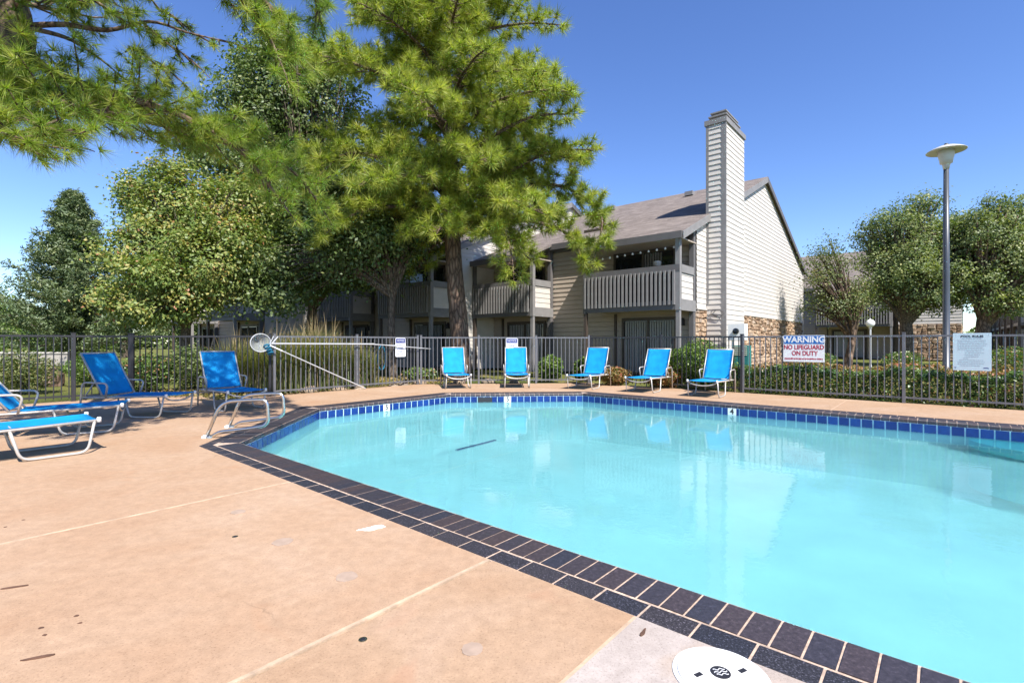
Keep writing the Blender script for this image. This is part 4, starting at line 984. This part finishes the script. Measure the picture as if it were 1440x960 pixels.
# ---- the large pine by the house
random.seed(21)
T1 = thing('pine_tree', 'large pine with thick bare trunk in front of the house', 'tree', (0, 0, 0))
bx, by = -1.83, 17.0
tp = [(bx + .12, by, -.1), (bx + .05, by, 1.5), (bx - .12, by, 3.6), (bx - .25, by, 6), (bx - .3, by, 9), (bx - .7, by + .2, 12.5), (bx - 1.1, by, 16.5)]
tr1 = trunk_mesh(tp, [.40, .31, .28, .26, .22, .16, .05], 16, .05)
pn = Pine(); TP = smooth_path(tp, 8)
def trunk_at(z):
    for a, b_ in zip(TP, TP[1:]):
        if a.z <= z <= b_.z: return a.lerp(b_, (z - a.z) / (b_.z - a.z))
    return TP[-1]
ga = 0.0
nl = 64
for i in range(nl):
    z = 4.7 + (i / nl) ** .95 * 12.0; ga += 2.399
    L_ = float(np.interp(z, [4.7, 5.6, 7, 8.5, 10, 12, 14, 17], [2.6, 4.3, 5.0, 4.9, 4.1, 3.0, 2.4, .9])) * random.uniform(.72, 1.12)
    az = ga + random.uniform(-.3, .3); dx, dy = math.cos(az), math.sin(az)
    dr = float(np.interp(z, [4.7, 7, 10, 17], [-.26, -.10, .10, .45]))
    o_ = trunk_at(z)
    pts = [o_, o_ + Vector((dx * L_ * .35, dy * L_ * .35, L_ * (.12 + dr * .3))), o_ + Vector((dx * L_ * .72, dy * L_ * .72, L_ * (.10 + dr * .7))), o_ + Vector((dx * L_, dy * L_, L_ * (.02 + dr)))]
    pn.limb(pts, .075, .018, .15, .095, (.45, 1.4), .42, .38, up=.45)
# big right-hand limb drooping over the balcony, and lower left ones
for pts in ([(645, 300, 17), (720, 265, 16.6), (790, 262, 16.2), (845, 300, 16), (835, 365, 15.8)], [(640, 310, 17), (690, 300, 16), (715, 340, 15.6), (722, 385, 15.4)],
            [(640, 300, 17), (560, 290, 16.2), (500, 300, 15.8), (455, 330, 15.5)], [(640, 260, 17), (560, 230, 15.6), (490, 215, 15), (445, 250, 14.7)], [(645, 280, 17), (700, 250, 16), (770, 215, 15.6), (830, 210, 15.4)],
            [(640, 325, 17), (600, 315, 15.8), (570, 330, 15.4)], [(640, 240, 17), (680, 200, 15.5), (745, 165, 15), (800, 160, 14.8)], [(640, 320, 17), (655, 320, 15.9), (690, 330, 15.2)],
            [(650, 310, 17), (740, 310, 16.4), (800, 330, 16.1), (820, 370, 16)], [(645, 300, 17), (610, 290, 16), (640, 300, 15.2)]):
    pn.limb([at(*p_) for p_ in pts], .08, .02, .15, .08, (.5, 1.3), .42, .35, up=.4)
n1_ = pn.build(T1, tr1, 40, .020, M['needle'], M['bark'])
# ---- the near pine at the upper left
random.seed(5)
T2 = thing('pine_tree', 'near pine reaching in from the upper left corner, boughs overhead', 'tree', (0, 0, 0))
at2 = lambda u, v, d: at(u, v, d * .82)
tp = [at2(-190, 610, 6.9), at2(-150, 420, 6.9), at2(-60, 250, 6.9), at2(-5, 130, 6.9), at2(22, 60, 6.9), at2(12, -20, 7.0), at2(-10, -200, 7.1), at2(0, -380, 7.2)]
tp[0].z = -.1
tr2 = trunk_mesh(tp, [.26, .22, .20, .175, .16, .14, .11, .05], 14, .03)
p2 = Pine(); K = dict(step=.048, twig=(.25, .85), nt=.42, tl=.195, up=.3)
for pts, r, s0 in (([(25, 70, 6.9), (90, 110, 6.8), (170, 135, 6.9), (260, 165, 7.2), (340, 215, 7.6), (400, 290, 7.9)], .06, .12),
                   ([(10, 100, 6.9), (120, 150, 7.3), (230, 175, 7.8), (330, 205, 8.2), (410, 240, 8.6), (450, 290, 8.9)], .06, .15),
                   ([(20, 90, 6.9), (60, 130, 6.5), (110, 150, 6.4), (170, 160, 6.6)], .05, .15),
                   ([(5, 110, 6.9), (20, 150, 6.3), (50, 175, 6.0), (90, 185, 5.9)], .045, .2), ([(0, 120, 6.9), (-20, 160, 6.2), (0, 185, 5.8), (30, 195, 5.6)], .04, .2),
                   ([(15, -60, 7), (150, -90, 7.1), (280, -60, 7.4), (370, 0, 7.6), (410, 60, 7.7), (418, 110, 7.7)], .06, .45),
                   ([(15, -110, 7), (200, -140, 7.4), (330, -90, 7.8), (430, -30, 8.1), (450, 30, 8.2)], .06, .45),
                   ([(150, -90, 7.1), (290, -40, 7.2), (360, 20, 7.3), (395, 90, 7.3)], .04, .35),
                   ([(10, 20, 7), (50, -10, 6.6), (100, -15, 6.4), (140, 5, 6.3)], .04, .3), ([(12, 0, 7), (60, 10, 7.6), (110, 20, 7.8)], .04, .35),
                   ([(0, 100, 6.9), (-60, 120, 6.4), (-110, 150, 6)], .05, .2), ([(0, 60, 6.9), (-90, 60, 6.6), (-200, 90, 6.5)], .05, .2), ([(5, -40, 7), (-100, -60, 6.4), (-220, -20, 6.2)], .05, .2),
                   ([(10, -150, 7), (100, -200, 6), (200, -210, 5.5)], .05, .3), ([(10, -120, 7), (0, -180, 5.8), (60, -200, 5)], .05, .3), ([(5, -100, 7.1), (100, -150, 8.2), (220, -120, 9.2)], .05, .3)):
    p2.limb([at2(*q_) for q_ in pts], r, .012, s0, **K)
# sparse bare bough with small dark tufts
p2.limb([at2(*q_) for q_ in ((35, 36, 6.9), (90, 34, 6.9), (150, 42, 6.9), (210, 30, 7.0), (262, 45, 7.1), (308, 56, 7.2))], .035, .006, .55, .22, (.2, .45), .6, .15, up=-.3)
p2.limb([at2(*q_) for q_ in ((35, 38, 6.9), (90, 52, 6.8), (130, 75, 6.8), (165, 103, 6.8))], .03, .006, .8, .4, (.2, .4), .7, .15, up=.1)
for q0 in ((180, 15), (215, 45), (250, 70), (200, 75), (240, 20), (225, 90)):
    c = at2(q0[0], q0[1], 7.3); p2.limb([c + Vector((-.25, .1, .15)), c, c + Vector((.15, 0, -.12))], .008, .004, .1, .14, (.1, .3), .5, .16, up=-.2)
n2_ = p2.build(T2, tr2, 46, .0068, M['needle_near'], M['bark'])
print('tufts', n1_, n2_)

# ---- broadleaf trees
def broadleaf(name, label, base, trunk_h, blobs, leaf, nleaf, mat, bark, tr=.18, clump=.42, per=42, fork=5, group=None, lean=(0, 0), seed=1, shell=.55):
    """blobs: list of (centre xyz, radii xyz); leaves gather in clumps mostly near the blob surface"""
    random.seed(seed); T = thing(name, label, 'tree', (0, 0, 0), 0, group)
    b0 = Vector(base); top = b0 + Vector((lean[0], lean[1], trunk_h))
    tm = trunk_mesh([b0 - Vector((0, 0, .1)), b0 + (top - b0) * .5 + Vector((random.uniform(-.1, .1), 0, 0)), top], [tr * 1.25, tr, tr * .8], 12, .03)
    obj('trunk', tm.mesh('trunk', True), bark, T)
    rr_ = random.Random(seed * 13 + 5); more = []
    for c_, r_ in blobs:                                  # smaller lobes on the surface break the outline
        for k in range(4):
            az = rr_.uniform(0, 6.283); el = rr_.uniform(-.35, 1.25); q_ = rr_.uniform(.28, .52)
            more.append(((c_[0] + r_[0] * .92 * math.cos(az) * math.cos(el), c_[1] + r_[1] * .92 * math.sin(az) * math.cos(el), c_[2] + r_[2] * .98 * math.sin(el)), (r_[0] * q_, r_[1] * q_, r_[2] * q_)))
    blobs = [(c_, tuple(x * .86 for x in r_)) for c_, r_ in blobs] + more
    lb = MB(); vol = np.array([r[0] * r[1] * r[2] for _, r in blobs]) ** .67; share = vol / vol.sum(); CC = []; OO = []
    for (c, r), sh in zip(blobs, share):
        c = np.array(c); r = np.array(r); nc = max(4, int(nleaf * sh / per))
        dirs = rand_dirs(nc); rad = rng.uniform(shell, 1.0, nc) ** .8; rad *= 1 + .20 * np.sin(dirs[:, 0] * 5 + c[0]) * np.cos(dirs[:, 2] * 6 + c[2]) + .12 * np.sin(dirs[:, 1] * 9 + dirs[:, 2] * 7); out_ = rng.uniform(0, 1, nc) < .07; rad[out_] *= rng.uniform(1.08, 1.28, out_.sum())
        cl = c + dirs * rad[:, None] * r; CC.append(cl); OO.append(dirs)
        for k in range(max(2, int(fork * sh * len(blobs)))):
            e = Vector(cl[rng.integers(nc)]); mid = top.lerp(e, .5) + Vector((0, 0, .12 * (e - top).length))
            lb.tube(smooth_path([top - Vector((0, 0, random.uniform(0, .25) * trunk_h)), mid, e], 4), [tr * .5, tr * .42, tr * .36, tr * .28, tr * .22, tr * .16, tr * .12, tr * .08, tr * .05], 6)
    obj('limbs', lb.mesh('limbs', True), bark, T)
    cl = np.concatenate(CC); oo = np.concatenate(OO); k = len(cl)
    pos = np.repeat(cl, per, 0) + rng.normal(0, 1, (k * per, 3)) * clump * np.repeat(rng.uniform(.55, 1.15, k), per)[:, None] * np.array([1, 1, .7])
    V, F = leaf_quads(pos, leaf, .35, .55, np.repeat(oo, per, 0))
    r = np.clip(np.repeat(rng.uniform(.1, .8, k), per) + rng.normal(0, .17, k * per), 0, 1)
    obj('crown', fast_mesh('crown', V, F, r), mat, T); return T
def B3(u, v, d, ru, rv, rd=None): c = at(u, v, d); s = d / FPX; return ((c.x, c.y, c.z), (ru * s, rd if rd else ru * s, rv * s))
def gnd(u, d): return ((u - 720) / FPX * d, d, 0)
broadleaf('turning_tree', 'leafy tree with yellowing and reddish leaves at left', gnd(262, 17), 2.2,
          [B3(255, 300, 17, 60, 60, 1.6), B3(215, 350, 16.6, 55, 60, 1.4), B3(300, 370, 16.6, 52, 62, 1.5), B3(240, 420, 16.4, 75, 48, 1.7), B3(195, 290, 17.3, 30, 34), B3(318, 300, 17.6, 46, 60)], .125, 66000, M['turning'], M['bark_grey'], .16, .26, 54, 12, seed=3)
broadleaf('oak_tree', 'tall dark green oak rising behind the overhead pine bough', gnd(440, 21), 3.4,
          [B3(390, 130, 21, 85, 55, 2.4), B3(450, 150, 21, 70, 75, 2.2), B3(350, 200, 21, 70, 70, 2.2), B3(420, 260, 20.5, 95, 75, 2.6), B3(500, 290, 20, 70, 70, 2.2), B3(360, 310, 20, 70, 70, 2.2), B3(440, 370, 19.5, 110, 48, 2.4), B3(350, 385, 19, 55, 55), B3(540, 360, 19.5, 60, 42)], 0.165, 100000, M['oak'], M['bark_grey'], .22, .34, 58, 10, seed=4)
broadleaf('oak_tree', 'slimmer dark oak between the house wing and the tall grass', gnd(553, 17.6), 3.6,
          [B3(540, 340, 17.6, 60, 40), B3(490, 360, 17.6, 60, 45), B3(400, 400, 17.6, 50, 45), B3(580, 320, 18, 40, 40)], .15, 30000, M['oak'], M['bark_grey'], .13, .38, 40, 7, seed=14)
broadleaf('broadleaf_tree', 'round dense green tree behind the tall lamp post', gnd(1274, 26), 2.6,
          [B3(1288, 345, 26, 50, 50, 2.2), B3(1245, 378, 26, 34, 46, 1.8), B3(1322, 362, 26, 26, 44, 1.8), B3(1280, 405, 25.5, 56, 34, 2.2), B3(1305, 296, 26, 28, 22), B3(1256, 318, 26, 30, 28), B3(1318, 420, 25.5, 26, 24), B3(1340, 345, 26.5, 30, 40, 1.6), B3(1225, 345, 26.5, 24, 26), B3(1350, 400, 26, 30, 30)], .14, 48000, M['elm'], M['bark_grey'], .30, .30, 52, 12, seed=6)
broadleaf('broadleaf_tree', 'green tree with reddish trunk at the right edge', gnd(1384, 24), 2.4,
          [B3(1402, 350, 24, 42, 50, 1.9), B3(1440, 365, 24, 42, 52, 2.0), B3(1384, 405, 23.5, 26, 30), B3(1415, 304, 24, 28, 24), B3(1462, 325, 24, 34, 42), B3(1425, 425, 23.5, 36, 18), B3(1365, 335, 24.6, 28, 36), B3(1480, 390, 24, 40, 40)], .135, 46000, M['elm'], M['bark'], .30, .29, 52, 12, seed=8)
broadleaf('broadleaf_tree', 'small open-crowned tree with forked pale trunk beside the gable', gnd(1192, 25), 1.5,
          [B3(1165, 385, 25, 27, 26), B3(1188, 428, 25, 30, 24), B3(1150, 430, 25.4, 22, 34), B3(1208, 415, 25, 18, 20), B3(1162, 356, 25, 15, 14)], .12, 7000, M['sparse'], M['bark'], .17, .36, 30, 10, lean=(.3, 0), seed=9, shell=.3)
broadleaf('broadleaf_tree', 'far pale tree low at the left horizon', gnd(60, 42), 2.5, [B3(30, 452, 42, 70, 16, 3), B3(-40, 445, 42, 60, 24, 3), B3(110, 455, 42, 60, 14, 3)], .3, 7000, M['shrub'], M['bark_grey'], .2, .6, 30, 4, seed=10)
for u_, d_f, lab in ((175, 40, 'distant tree seen between the cedar and the turning tree'), (300, 38, 'distant dark tree behind the turning tree'), (-30, 55, 'distant tree at the extreme left horizon'), (380, 44, 'distant tree behind the far-left wing'), (1470, 60, 'distant tree beyond the right edge building')):
    broadleaf('broadleaf_tree', lab, gnd(u_, d_f), 2.5, [B3(u_, 425, d_f, 60, 30, 3), B3(u_ - 30, 455, d_f, 55, 26, 3), B3(u_ + 35, 455, d_f, 55, 28, 3)], .3, 6000, M['oak'], M['bark_grey'], .2, .6, 30, 4, seed=int(d_f))
# cedar at the left: drooping sprays on whorled boughs
random.seed(12)
T = thing('cedar_tree', 'blue-green conical cedar at the left beyond the fence', 'tree', (0, 0, 0)); cb0 = Vector(gnd(102, 22)); H_ = 7.9
obj('trunk', trunk_mesh([cb0, cb0 + Vector((0, 0, 4)), cb0 + Vector((.1, 0, H_))], [.2, .13, .03], 10, .02).mesh('trunk', True), M['bark_grey'], T)
cw = MB(); CC = []
for i in range(170):
    z = .9 + (i / 170) * (H_ - 1.1); Lb = float(np.interp(z, [.9, 2, 3.5, 5, 6.5, 7.9], [3.5, 3.4, 2.5, 1.6, .8, .12])) * random.uniform(.6, 1.15); az = i * 2.4 + random.uniform(-.3, .3)
    o_ = cb0 + Vector((0, 0, z)); e = o_ + Vector((math.cos(az) * Lb, math.sin(az) * Lb, Lb * random.uniform(.05, .38))); P_ = smooth_path([o_, o_.lerp(e, .5) - Vector((0, 0, Lb * .08)), e], 5)
    cw.tube(P_, [.03, .028, .026, .024, .02, .018, .014, .012, .01, .008, .005], 5, False)
    for t in np.arange(.2, 1.01, .085):
        c = P_[min(10, int(t * 10))]; wv = .12 + .3 * (1 - t) * min(1, Lb / 2)
        for s_ in (-1, 1):
            for j in range(2): CC.append(c + Vector((-math.sin(az) * s_ * wv * random.uniform(.2, 1.3), math.cos(az) * s_ * wv * random.uniform(.2, 1.3), random.uniform(-.12, .12))))
obj('branches', cw, M['bark_grey'], T)
cl = np.array(CC); per = 11; pos = np.repeat(cl, per, 0) + rng.normal(0, .085, (len(cl) * per, 3)); V, F = leaf_quads(pos, .19, .3, .24)
obj('crown', fast_mesh('crown', V, F, np.clip(np.repeat(rng.uniform(.1, .8, len(cl)), per) + rng.normal(0, .15, len(pos)), 0, 1)), M['cedar'], T)

# far wood that closes the horizon
fx = rng.uniform(-150, 150, 22000); fz = rng.uniform(0, 1, 22000) ** .7 * (4.2 + 1.6 * np.sin(fx * .21) + 1.1 * np.sin(fx * .53 + 1)); fy = 78 + rng.uniform(-3, 3, 22000) + .12 * np.abs(fx)
V, F = leaf_quads(np.stack([fx, fy, fz], 1), 1.1, .4, .7)
tag(obj('far_woodland', fast_mesh('far_woodland', V, F, rng.uniform(0, 1, 22000)), M['oak']), 'far belt of trees closing the horizon', 'woodland', kind='stuff')
# ---- hedges and shrubs (leaves spread through their volume)
def leafy(name, label, cat, pts, leaf, mat, core=None, group=None, up=.5, asp=.55, bias=None):
    V, F = leaf_quads(pts, leaf, up, asp); r = rng.uniform(0, 1, len(pts)) if bias is None else np.clip(bias + rng.normal(0, .18, len(pts)), 0, 1)
    T = thing(name, label, cat, (0, 0, 0), 0, group); obj('foliage', fast_mesh('foliage', V, F, r), mat, T)
    if core is not None: obj('stems', core, M['bark_grey'], T)['kind'] = 'stuff'
    return T
def box_pts(p0, p1, q0, q1, z1, n, wob=.06):
    """points mostly near the skin of a clipped hedge, with an uneven top"""
    p = rng.uniform(p0, p1, n); q = rng.uniform(q0, q1, n); zt = z1 * (1 + .10 * np.sin(p * 3.1) + .07 * np.sin(p * 7.7 + q * 4) + .05 * np.sin(p * 17)) ; z = rng.uniform(.02, 1, n) * zt
    k = rng.uniform(0, 1, n); top = k < .42; fr = (k >= .42) & (k < .82); z[top] = zt[top] - np.abs(rng.normal(0, .05, top.sum())); q[fr] = q0 + np.abs(rng.normal(0, .07, fr.sum())) + .05 * np.sin(p[fr] * 5 + z[fr] * 6)
    z += rng.normal(0, wob * .4, n); X = np.outer(p, np.array(PV)) + np.outer(q, np.array(QV)); X[:, 2] = np.maximum(z, .01); return X
def stems(p0, p1, q, n, h):
    mb = MB()
    for i in range(n):
        a = W(random.uniform(p0, p1), q + random.uniform(-.2, .3), 0); mb.tube([a, a + Vector((random.uniform(-.15, .15), random.uniform(-.15, .15), h))], [.012, .006], 4, False)
    return mb
hpts = box_pts(-4.4, 4.3, 12.95, 13.8, .60, 30000); hp_ = hpts @ np.array(PV)
hb = .45 + .25 * np.sin(hp_ * 2.3 + 1) * np.sin(hp_ * 5.1 + hpts[:, 2] * 7) + .2 * np.sin(hp_ * 11 + hpts[:, 2] * 15)
leafy('clipped_hedge', 'long low green hedge with reddish leaves along the right fence', 'hedge', hpts, .066, M['hedge'], stems(-4.4, 4.3, 13.2, 60, .45), bias=hb)
leafy('flowering_hedge', 'orange-tipped low shrub row behind the green hedge', 'hedge', box_pts(-6, 3.8, 14.0, 14.9, .66, 14000), .075, M['nandina'], stems(-6, 3.8, 14.4, 40, .5))
def ball_pts(u, d, w, h, n, flat_=.75):
    c = np.array(gnd(u, d), float); c[2] = h * .5; dr = rand_dirs(n); r = rng.uniform(.0, 1, n) ** .28; bump = 1 + .13 * np.sin(dr[:, 0] * 6 + u) * np.cos(dr[:, 2] * 5 + u) + .08 * np.sin(dr[:, 1] * 11)
    X = c + dr * (r * bump)[:, None] * np.array([w / 2, w / 2 * flat_, h * .52]); X[:, 2] = np.maximum(X[:, 2], .02); return X
def cstems(u, d, h, n=10):
    mb = MB(); g_ = Vector(gnd(u, d))
    for i in range(n): mb.tube([g_ + Vector((random.uniform(-.1, .1), random.uniform(-.1, .1), 0)), g_ + Vector((random.uniform(-.4, .4) * h, random.uniform(-.3, .3) * h, h * .7))], [.014, .005], 4, False)
    return mb
for u, d, w, h, n, mt, lab in ((985, 13.7, 1.95, 1.22, 11000, 'shrub', 'big rounded bright shrub behind the two right loungers'), (773, 16.0, .85, .78, 3500, 'shrub', 'small round shrub behind the black fence, left of its pair'),
                               (822, 15.6, .75, .72, 3000, 'shrub', 'small shrub behind the middle lounger'), (935, 13.6, 1.1, .62, 3600, 'nandina', 'low yellow-orange shrub left of the big rounded shrub'),
                               (865, 14.4, 1.0, .5, 3000, 'nandina', 'low orange shrub behind the middle far lounger'),
                               (205, 13.0, 1.3, .9, 4200, 'hedge', 'dark shrub behind the fence left of the tall grass'), (270, 13.4, 1.5, 1.1, 4500, 'oak', 'shaded bush behind the upright left loungers'),
                               (330, 13.2, 1.3, 1.0, 4000, 'oak', 'shaded bush next to the tall grass'), (590, 16.3, 1.2, .4, 1800, 'hedge', 'low ground shrub by the pine roots'), (1150, 21, 1.5, .8, 3000, 'hedge', 'green bush at the foot of the gable'),
                               (1270, 22, 1.6, .8, 3000, 'hedge', 'small bush at the foot of the round tree'), (1425, 20, 2.4, 1.0, 4500, 'hedge', 'dark bush near the right edge of the lawn'), (30, 12.4, 1.5, 1.0, 4200, 'sparse', 'pale loose shrub behind the fence at far left'), (125, 14.5, 1.3, .9, 3600, 'shrub', 'bright shrub beyond the narrow gate')):
    leafy('shrub', lab, 'shrub', ball_pts(u, d, w, h, n), .075 if d < 15 else .09, M[mt], cstems(u, d, h))
leafy('sunny_hedge', 'bright yellow-green hedge above the pale wall at far left', 'hedge', np.concatenate([ball_pts(u, 30, 5, 1.9, 3500) for u in (-60, 20, 100)]), .17, M['shrub'], cstems(20, 30, 1.2, 16))
gw = thing('garden_wall', 'low pale wall beyond the fence at far left', 'wall', (-34, 26, 0)); M['pale_wall'] = simple('pale_render', (.36, .33, .30), .9, var=.1, scale=2)
obj('wall', MB().box(0, 12.5, 0, .3, 0, .62), M['pale_wall'], gw); obj('coping', MB().box(-.05, 12.55, -.05, .35, .622, .70), M['siding'], gw)
bd = MB(); bd.lathe([(0, 0), (.26, 0), (.30, .12), (.27, .34), (.2, .46), (.08, .52), (0, .52)], 9); bd.v = [(x * random.uniform(.85, 1.1), y * random.uniform(.85, 1.1), z * random.uniform(.9, 1.08)) for x, y, z in bd.v]
g_ = gnd(72, 14.6); bo_ = tag(obj('boulder', bd, M['bark'], None, (g_[0], g_[1], -.05)), 'brown boulder on the grass beyond the gate', 'boulder')
# ---- ornamental grass clumps
def grass(label, u, d, h, n, w=.7, plumes=60, seed=1):
    r_ = np.random.default_rng(seed); T = thing('ornamental_grass', label, 'grass clump', gnd(u, d), 0, 'tall fountain grass clumps')
    def blades(n, h, wd, spread, lo=.6):
        az = r_.uniform(0, 6.283, n); L = h * r_.uniform(lo, 1.1, n); sp = spread * r_.uniform(.1, 1, n); b_ = np.stack([r_.normal(0, w * .18, n), r_.normal(0, w * .18, n), np.zeros(n)], 1)
        dr = np.stack([np.cos(az), np.sin(az), np.zeros(n)], 1); sd = np.stack([-np.sin(az), np.cos(az), np.zeros(n)], 1) * wd / 2; seg = 5; V = []
        for i in range(seg + 1):
            t = i / seg; c = b_ + dr * (sp * L * t ** 2)[:, None] + np.array([0, 0, 1.0]) * (L * (t - .38 * (sp / spread) * t ** 3))[:, None]
            k = (1 - t) ** .6 if i < seg else .05; V += [c - sd * k, c + sd * k]
        V = np.stack(V, 1); F = np.concatenate([np.arange(n)[:, None] * (2 * seg + 2) + np.array([[2 * i, 2 * i + 1, 2 * i + 3, 2 * i + 2]]) for i in range(seg)], 0)
        return V.reshape(-1, 3), F, np.tile(r_.uniform(0, 1, n), seg)
    V, F, r = blades(int(n * 2.2), h, .021, .85); obj('blades', fast_mesh('blades', V, F, r), M['blade'], T)
    V, F, r = blades(int(plumes * 1.5), h * 1.28, .026, .6, .8); obj('plumes', fast_mesh('plumes', V, F, r), M['plume'], T); return T
grass('tall fountain grass clump directly behind the hanging pole', 445, 13.4, 1.62, 1500, 1.5, 130, 1)
grass('tall fountain grass clump nearest the skimmer net', 395, 12.6, 1.45, 1100, 1.2, 60, 2)
grass('fountain grass clump right of the leaning pole', 500, 14.2, 1.25, 900, 1.2, 50, 3)
grass('fountain grass clump behind the lounger by the handrails', 335, 12.6, 1.35, 800, 1.1, 60, 4)
# dry mulch stones and leaf litter inside the bed behind the fence
lit = []
for k in range(2600):
    s_ = random.random(); p_, q_ = (random.uniform(11.7, 15.5), random.uniform(3.5, 12)); lit.append(W(p_, q_, random.uniform(-.045, .0)))
V, F = leaf_quads(np.array(lit), .13, 1.2, .6); tag(obj('leaf_litter', fast_mesh('leaf_litter', V, F, rng.uniform(0, 1, len(lit))), M['plume']), 'dry leaf litter on the bed behind the grey fence', 'litter', kind='stuff')
M['rock'] = rnd_mat('tan_landscape_rock', (.30, .22, .15), (.20, .16, .12), .9, .4, .6, 12)
for k in range(16):
    q_ = 6.2 + k * .38; p_ = 12.05 + .5 * math.sin(k * 1.7) + (max(0, q_ - 9.2) * -.75); b_ = MB(); r_ = random.uniform(.11, .22); b_.lathe([(0, 0), (r_, .01), (r_ * 1.1, r_ * .4), (r_ * .7, r_ * .85), (0, r_ * .95)], 7)
    b_.v = [(x * random.uniform(.8, 1.2), y * random.uniform(.8, 1.2), z * random.uniform(.85, 1.1)) for x, y, z in b_.v]
    tag(obj('landscape_rock', b_, M['rock'], None, W(p_, q_, -.06), random.uniform(0, 6)), 'rough tan rock edging the bed behind the grey fence', 'rock', 'rocks edging the planting bed')
